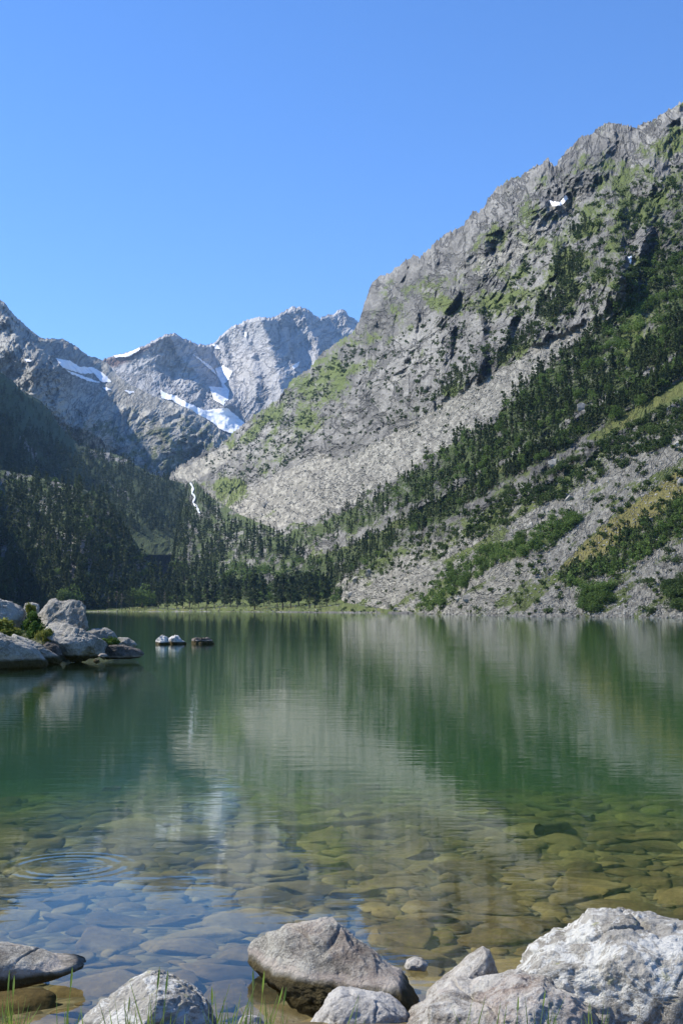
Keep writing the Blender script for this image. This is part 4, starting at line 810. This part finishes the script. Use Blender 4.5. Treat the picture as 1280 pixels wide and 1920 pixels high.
# sunken branches
def tube(path, r0, r1, sides=8, seed=0):
    P = np.array(path, float); n = len(P); T = np.gradient(P, axis=0); T /= np.linalg.norm(T, axis=1)[:, None]; U = np.cross(T, [0, 0, 1.0]); U /= np.linalg.norm(U, axis=1)[:, None]; W = np.cross(U, T)
    rr = np.linspace(r0, r1, n)*(1+.15*perlin(np.stack([np.arange(n)*.7, np.full(n, seed*1.), np.zeros(n)], -1))); a = np.arange(sides)/sides*6.2832
    V = P[:, None]+rr[:, None, None]*(U[:, None]*np.cos(a)[None, :, None]+W[:, None]*np.sin(a)[None, :, None]); idx = np.arange(n*sides).reshape(n, sides); nx = np.roll(idx, -1, 1)
    return V.reshape(-1, 3), np.stack([idx[:-1], nx[:-1], nx[1:], idx[1:]], -1).reshape(-1, 4)
def curve_px(pts, n=40):
    a = np.array(pts, float); s = np.linspace(0, len(a)-1, n); 
    x = np.interp(s, range(len(a)), a[:, 0]); y = np.interp(s, range(len(a)), a[:, 1])
    for _ in range(4): x[1:-1] = (x[:-2]+2*x[1:-1]+x[2:])/4; y[1:-1] = (y[:-2]+2*y[1:-1]+y[2:])/4
    R = (H_EYE+.75)/-tane(y); P = at(x, y, R); P[:, 2] = bed_z(P[:, 0], P[:, 1])+.12; k = (H_EYE-P[:, 2])/(H_EYE+.75)
    P[:, :2] *= k[:, None]; P[:, 2] = bed_z(P[:, 0], P[:, 1])+.14; return P
M['log'] = plain_mat('waterlogged_wood', (.05, .045, .02), (.13, .12, .055), 6, .8, .6, .03)
for pts, r0, r1, lab in [([(545, 1575), (515, 1560), (512, 1548), (560, 1538), (640, 1534), (720, 1522)], .09, .04, 'curved sunken branch on the lake bed near the middle'), ([(1010, 1550), (1050, 1540), (1062, 1528), (1020, 1522), (930, 1512), (860, 1505)], .10, .05, 'hooked sunken log under the green water'),
                         ([(900, 1445), (960, 1455), (1040, 1475), (1110, 1490)], .08, .05, 'straight sunken log lying farther out'), ([(200, 1420), (225, 1408)], .12, .06, 'short dark sunken log at the left')]:
    v, f = tube(curve_px(pts), r0, r1); o = link('sunken_branch', np_mesh('sunken_branch', v, f, [M['log']], smooth_=True)); tag(o, lab, 'branch')

# grass at the water's edge in the foreground
t = NT('grass_blade'); n = t.noise(t.pos(), 9, 2); t.base(t.ramp(n, [(.4, (.10, .17, .03)), (.55, (.20, .28, .06)), (.7, (.36, .36, .14))]), .6)
trn = t.n('BsdfTranslucent'); trn.inputs[0].default_value = (.3, .42, .08, 1); mx = t.n('MixShader'); mx.inputs[0].default_value = .35; t.l(t.b.outputs[0], mx.inputs[1]); t.l(trn.outputs[0], mx.inputs[2]); t.l(mx.outputs[0], t.out.inputs[0]); M['grass'] = t.m
V = []; Fc = []; off = 0
def blade(x0, y0, x1, y1, R, w, bend, head=False):
    global off
    n = 12; s = np.linspace(0, 1, n); x = x0+(x1-x0)*s+bend*np.sin(s*math.pi*.5)**2*s; y = y0+(y1-y0)*s; Rr_ = R+.06*s*np.sign(bend+.1)
    P = at(x, y, Rr_); wd = w*(1-s**2.2*.9)
    if head: wd = np.where(s > .72, w*1.5*np.sin((s-.72)/.28*math.pi*.92+.12), w*.45)
    az = random.random()*1.2-.6; d = np.array([math.cos(az), math.sin(az), 0]); k = np.array([0, -1, 0])*.35
    A = P-d*wd[:, None]; B = P+d*wd[:, None]; C_ = P+k*wd[:, None]; V.append(np.stack([A, C_, B], 1).reshape(-1, 3))
    i = np.arange(n*3).reshape(n, 3)+off; Fc.append(np.concatenate([np.stack([i[:-1, 0], i[:-1, 1], i[1:, 1], i[1:, 0]], -1), np.stack([i[:-1, 1], i[:-1, 2], i[1:, 2], i[1:, 1]], -1)])); off += n*3
for (x0, x1, yt, hd) in [(10, 13, 1818, 1), (14, 36, 1828, 1), (26, 25, 1838, 0), (20, 18, 1870, 0), (5, 2, 1865, 0), (30, 45, 1880, 0), (38, 60, 1895, 0), (0, -8, 1850, 0), (12, 20, 1893, 0), (24, 14, 1880, 0), (126, 127, 1812, 1), (128, 124, 1870, 0), (138, 140, 1885, 0), (122, 128, 1890, 0),
                         (290, 291, 1812, 1), (300, 308, 1820, 1), (290, 232, 1836, 0), (215, 214, 1890, 0), (235, 234, 1868, 1), (263, 262, 1885, 0), (160, 161, 1888, 0), (345, 348, 1900, 0), (285, 276, 1880, 0), (310, 325, 1895, 0), (250, 242, 1895, 0),
                         (400, 402, 1850, 1), (408, 412, 1858, 0), (395, 418, 1845, 0), (432, 446, 1860, 0), (425, 470, 1842, 0), (418, 452, 1880, 0), (436, 430, 1880, 0), (470, 485, 1815, 1), (480, 505, 1820, 1), (462, 478, 1850, 0), (500, 520, 1850, 1), (512, 545, 1850, 1), (490, 512, 1862, 0), (455, 462, 1880, 0), (530, 528, 1895, 0), (505, 500, 1885, 0),
                         (880, 878, 1905, 0), (1010, 1012, 1855, 1), (1016, 1026, 1893, 0), (1008, 1002, 1895, 0), (1105, 1106, 1885, 0), (1125, 1127, 1888, 0), (1108, 1098, 1900, 0), (970, 966, 1868, 1), (935, 944, 1880, 0), (790, 795, 1905, 0), (1040, 1046, 1898, 0)]:
    hd_ = bool(hd); blade(x0+random.uniform(-4, 4), 1985, x1, yt, 6.0+random.uniform(-.15, .2), .0042 if not hd_ else .0036, random.uniform(-10, 14), hd_)
for cx0, nb in ((15, 16), (128, 5), (240, 8), (300, 6), (415, 12), (490, 16), (1015, 6), (1110, 5), (885, 4), (660, 3)):
    for _ in range(nb):
        xx0 = cx0+random.gauss(0, 18); blade(xx0, 1985, xx0+random.gauss(0, 16), random.uniform(1862, 1912), 6.0+random.uniform(-.15, .2), random.uniform(.002, .0045), random.uniform(-18, 22))
o = link('grass', np_mesh('grass', np.concatenate(V), np.concatenate(Fc), [M['grass']], smooth_=True)); tag(o, 'thin green grass blades growing along the bottom edge of the bank', 'grass', kind='stuff')

# two walkers on the far meadow
def person(x, y, shirt, legs, label, seed):
    g = on(LV, np.array([float(x)]), np.array([float(y)]))[0]; V0 = [(0, 0, .92), (0, 0, 1.15), (0, 0, 1.42), (0, 0, 1.52), (0, -.01, 1.66), (.11, .0, .88), (.13, .12, .48), (.13, .18, .06), (-.11, 0, .88), (-.13, -.08, .48), (-.13, -.22, .08), (.19, 0, 1.40), (.25, -.06, 1.12), (.24, -.18, .90), (-.19, 0, 1.40), (-.25, .06, 1.12), (-.24, .0, .88), (.13, .06, .03), (-.13, -.34, .05)]
    E = [(0, 1), (1, 2), (2, 3), (3, 4), (0, 5), (5, 6), (6, 7), (7, 17), (0, 8), (8, 9), (9, 10), (10, 18), (2, 11), (11, 12), (12, 13), (2, 14), (14, 15), (15, 16)]
    Rd = [.14, .13, .14, .055, .10, .09, .06, .045, .09, .06, .045, .06, .045, .035, .06, .045, .035, .035, .035]
    me = bpy.data.meshes.new('person'); me.from_pydata(V0, E, []); me.update(); me.materials.append(legs); me.materials.append(shirt); me.materials.append(M['skin'])
    o = link('person', me, None, tuple(float(c) for c in g)); sk = o.modifiers.new('skin', 'SKIN'); 
    for i, r in enumerate(Rd): me.skin_vertices[0].data[i].radius = (r, r*.85)
    me.skin_vertices[0].data[0].use_root = True
    ss = o.modifiers.new('sub', 'SUBSURF'); ss.levels = 1; ss.render_levels = 1
    dg = bpy.context.evaluated_depsgraph_get(); m2 = bpy.data.meshes.new_from_object(o.evaluated_get(dg)); o.modifiers.clear(); o.data = m2
    for p in m2.polygons:
        z = p.center.z; p.material_index = 2 if z > 1.5 else 1 if z > .95 else 0
    o.rotation_euler = (0, 0, seed); tag(o, label, 'person')
t = NT('walker_skin'); t.base((.5, .33, .24), .7); M['skin'] = t.m
a = NT('red_shirt'); a.base((.5, .08, .05)); b_ = NT('blue_shirt'); b_.base((.1, .14, .3)); c_ = NT('dark_trousers'); c_.base((.03, .03, .04))
person(499, 1141.5, a.m, c_.m, 'tiny walker in a reddish shirt on the far shore meadow', 1.2); person(511, 1141.5, b_.m, c_.m, 'tiny walker in dark clothes to the right of the other', 2.2)

# ------------------------------------------------------------------ air
HAZE = 3.6e-5
bm = bmesh.new(); bmesh.ops.create_cube(bm, size=1)
for v in bm.verts: v.co = Vector((v.co.x*16000, 3500+v.co.y*13000, (-900+1900)/2+v.co.z*(1900+900)))
me = bpy.data.meshes.new('haze'); bm.to_mesh(me); bm.free()
mh = bpy.data.materials.new('haze_air'); mh.use_nodes = True; nt = mh.node_tree; nt.nodes.clear(); ou = nt.nodes.new('ShaderNodeOutputMaterial'); pv = nt.nodes.new('ShaderNodeVolumePrincipled')
pv.inputs['Color'].default_value = (.34, .60, 1, 1); pv.inputs['Density'].default_value = HAZE; pv.inputs['Anisotropy'].default_value = 0; nt.links.new(pv.outputs[0], ou.inputs['Volume']); me.materials.append(mh)
o = link('haze', me); tag(o, kind='stuff')
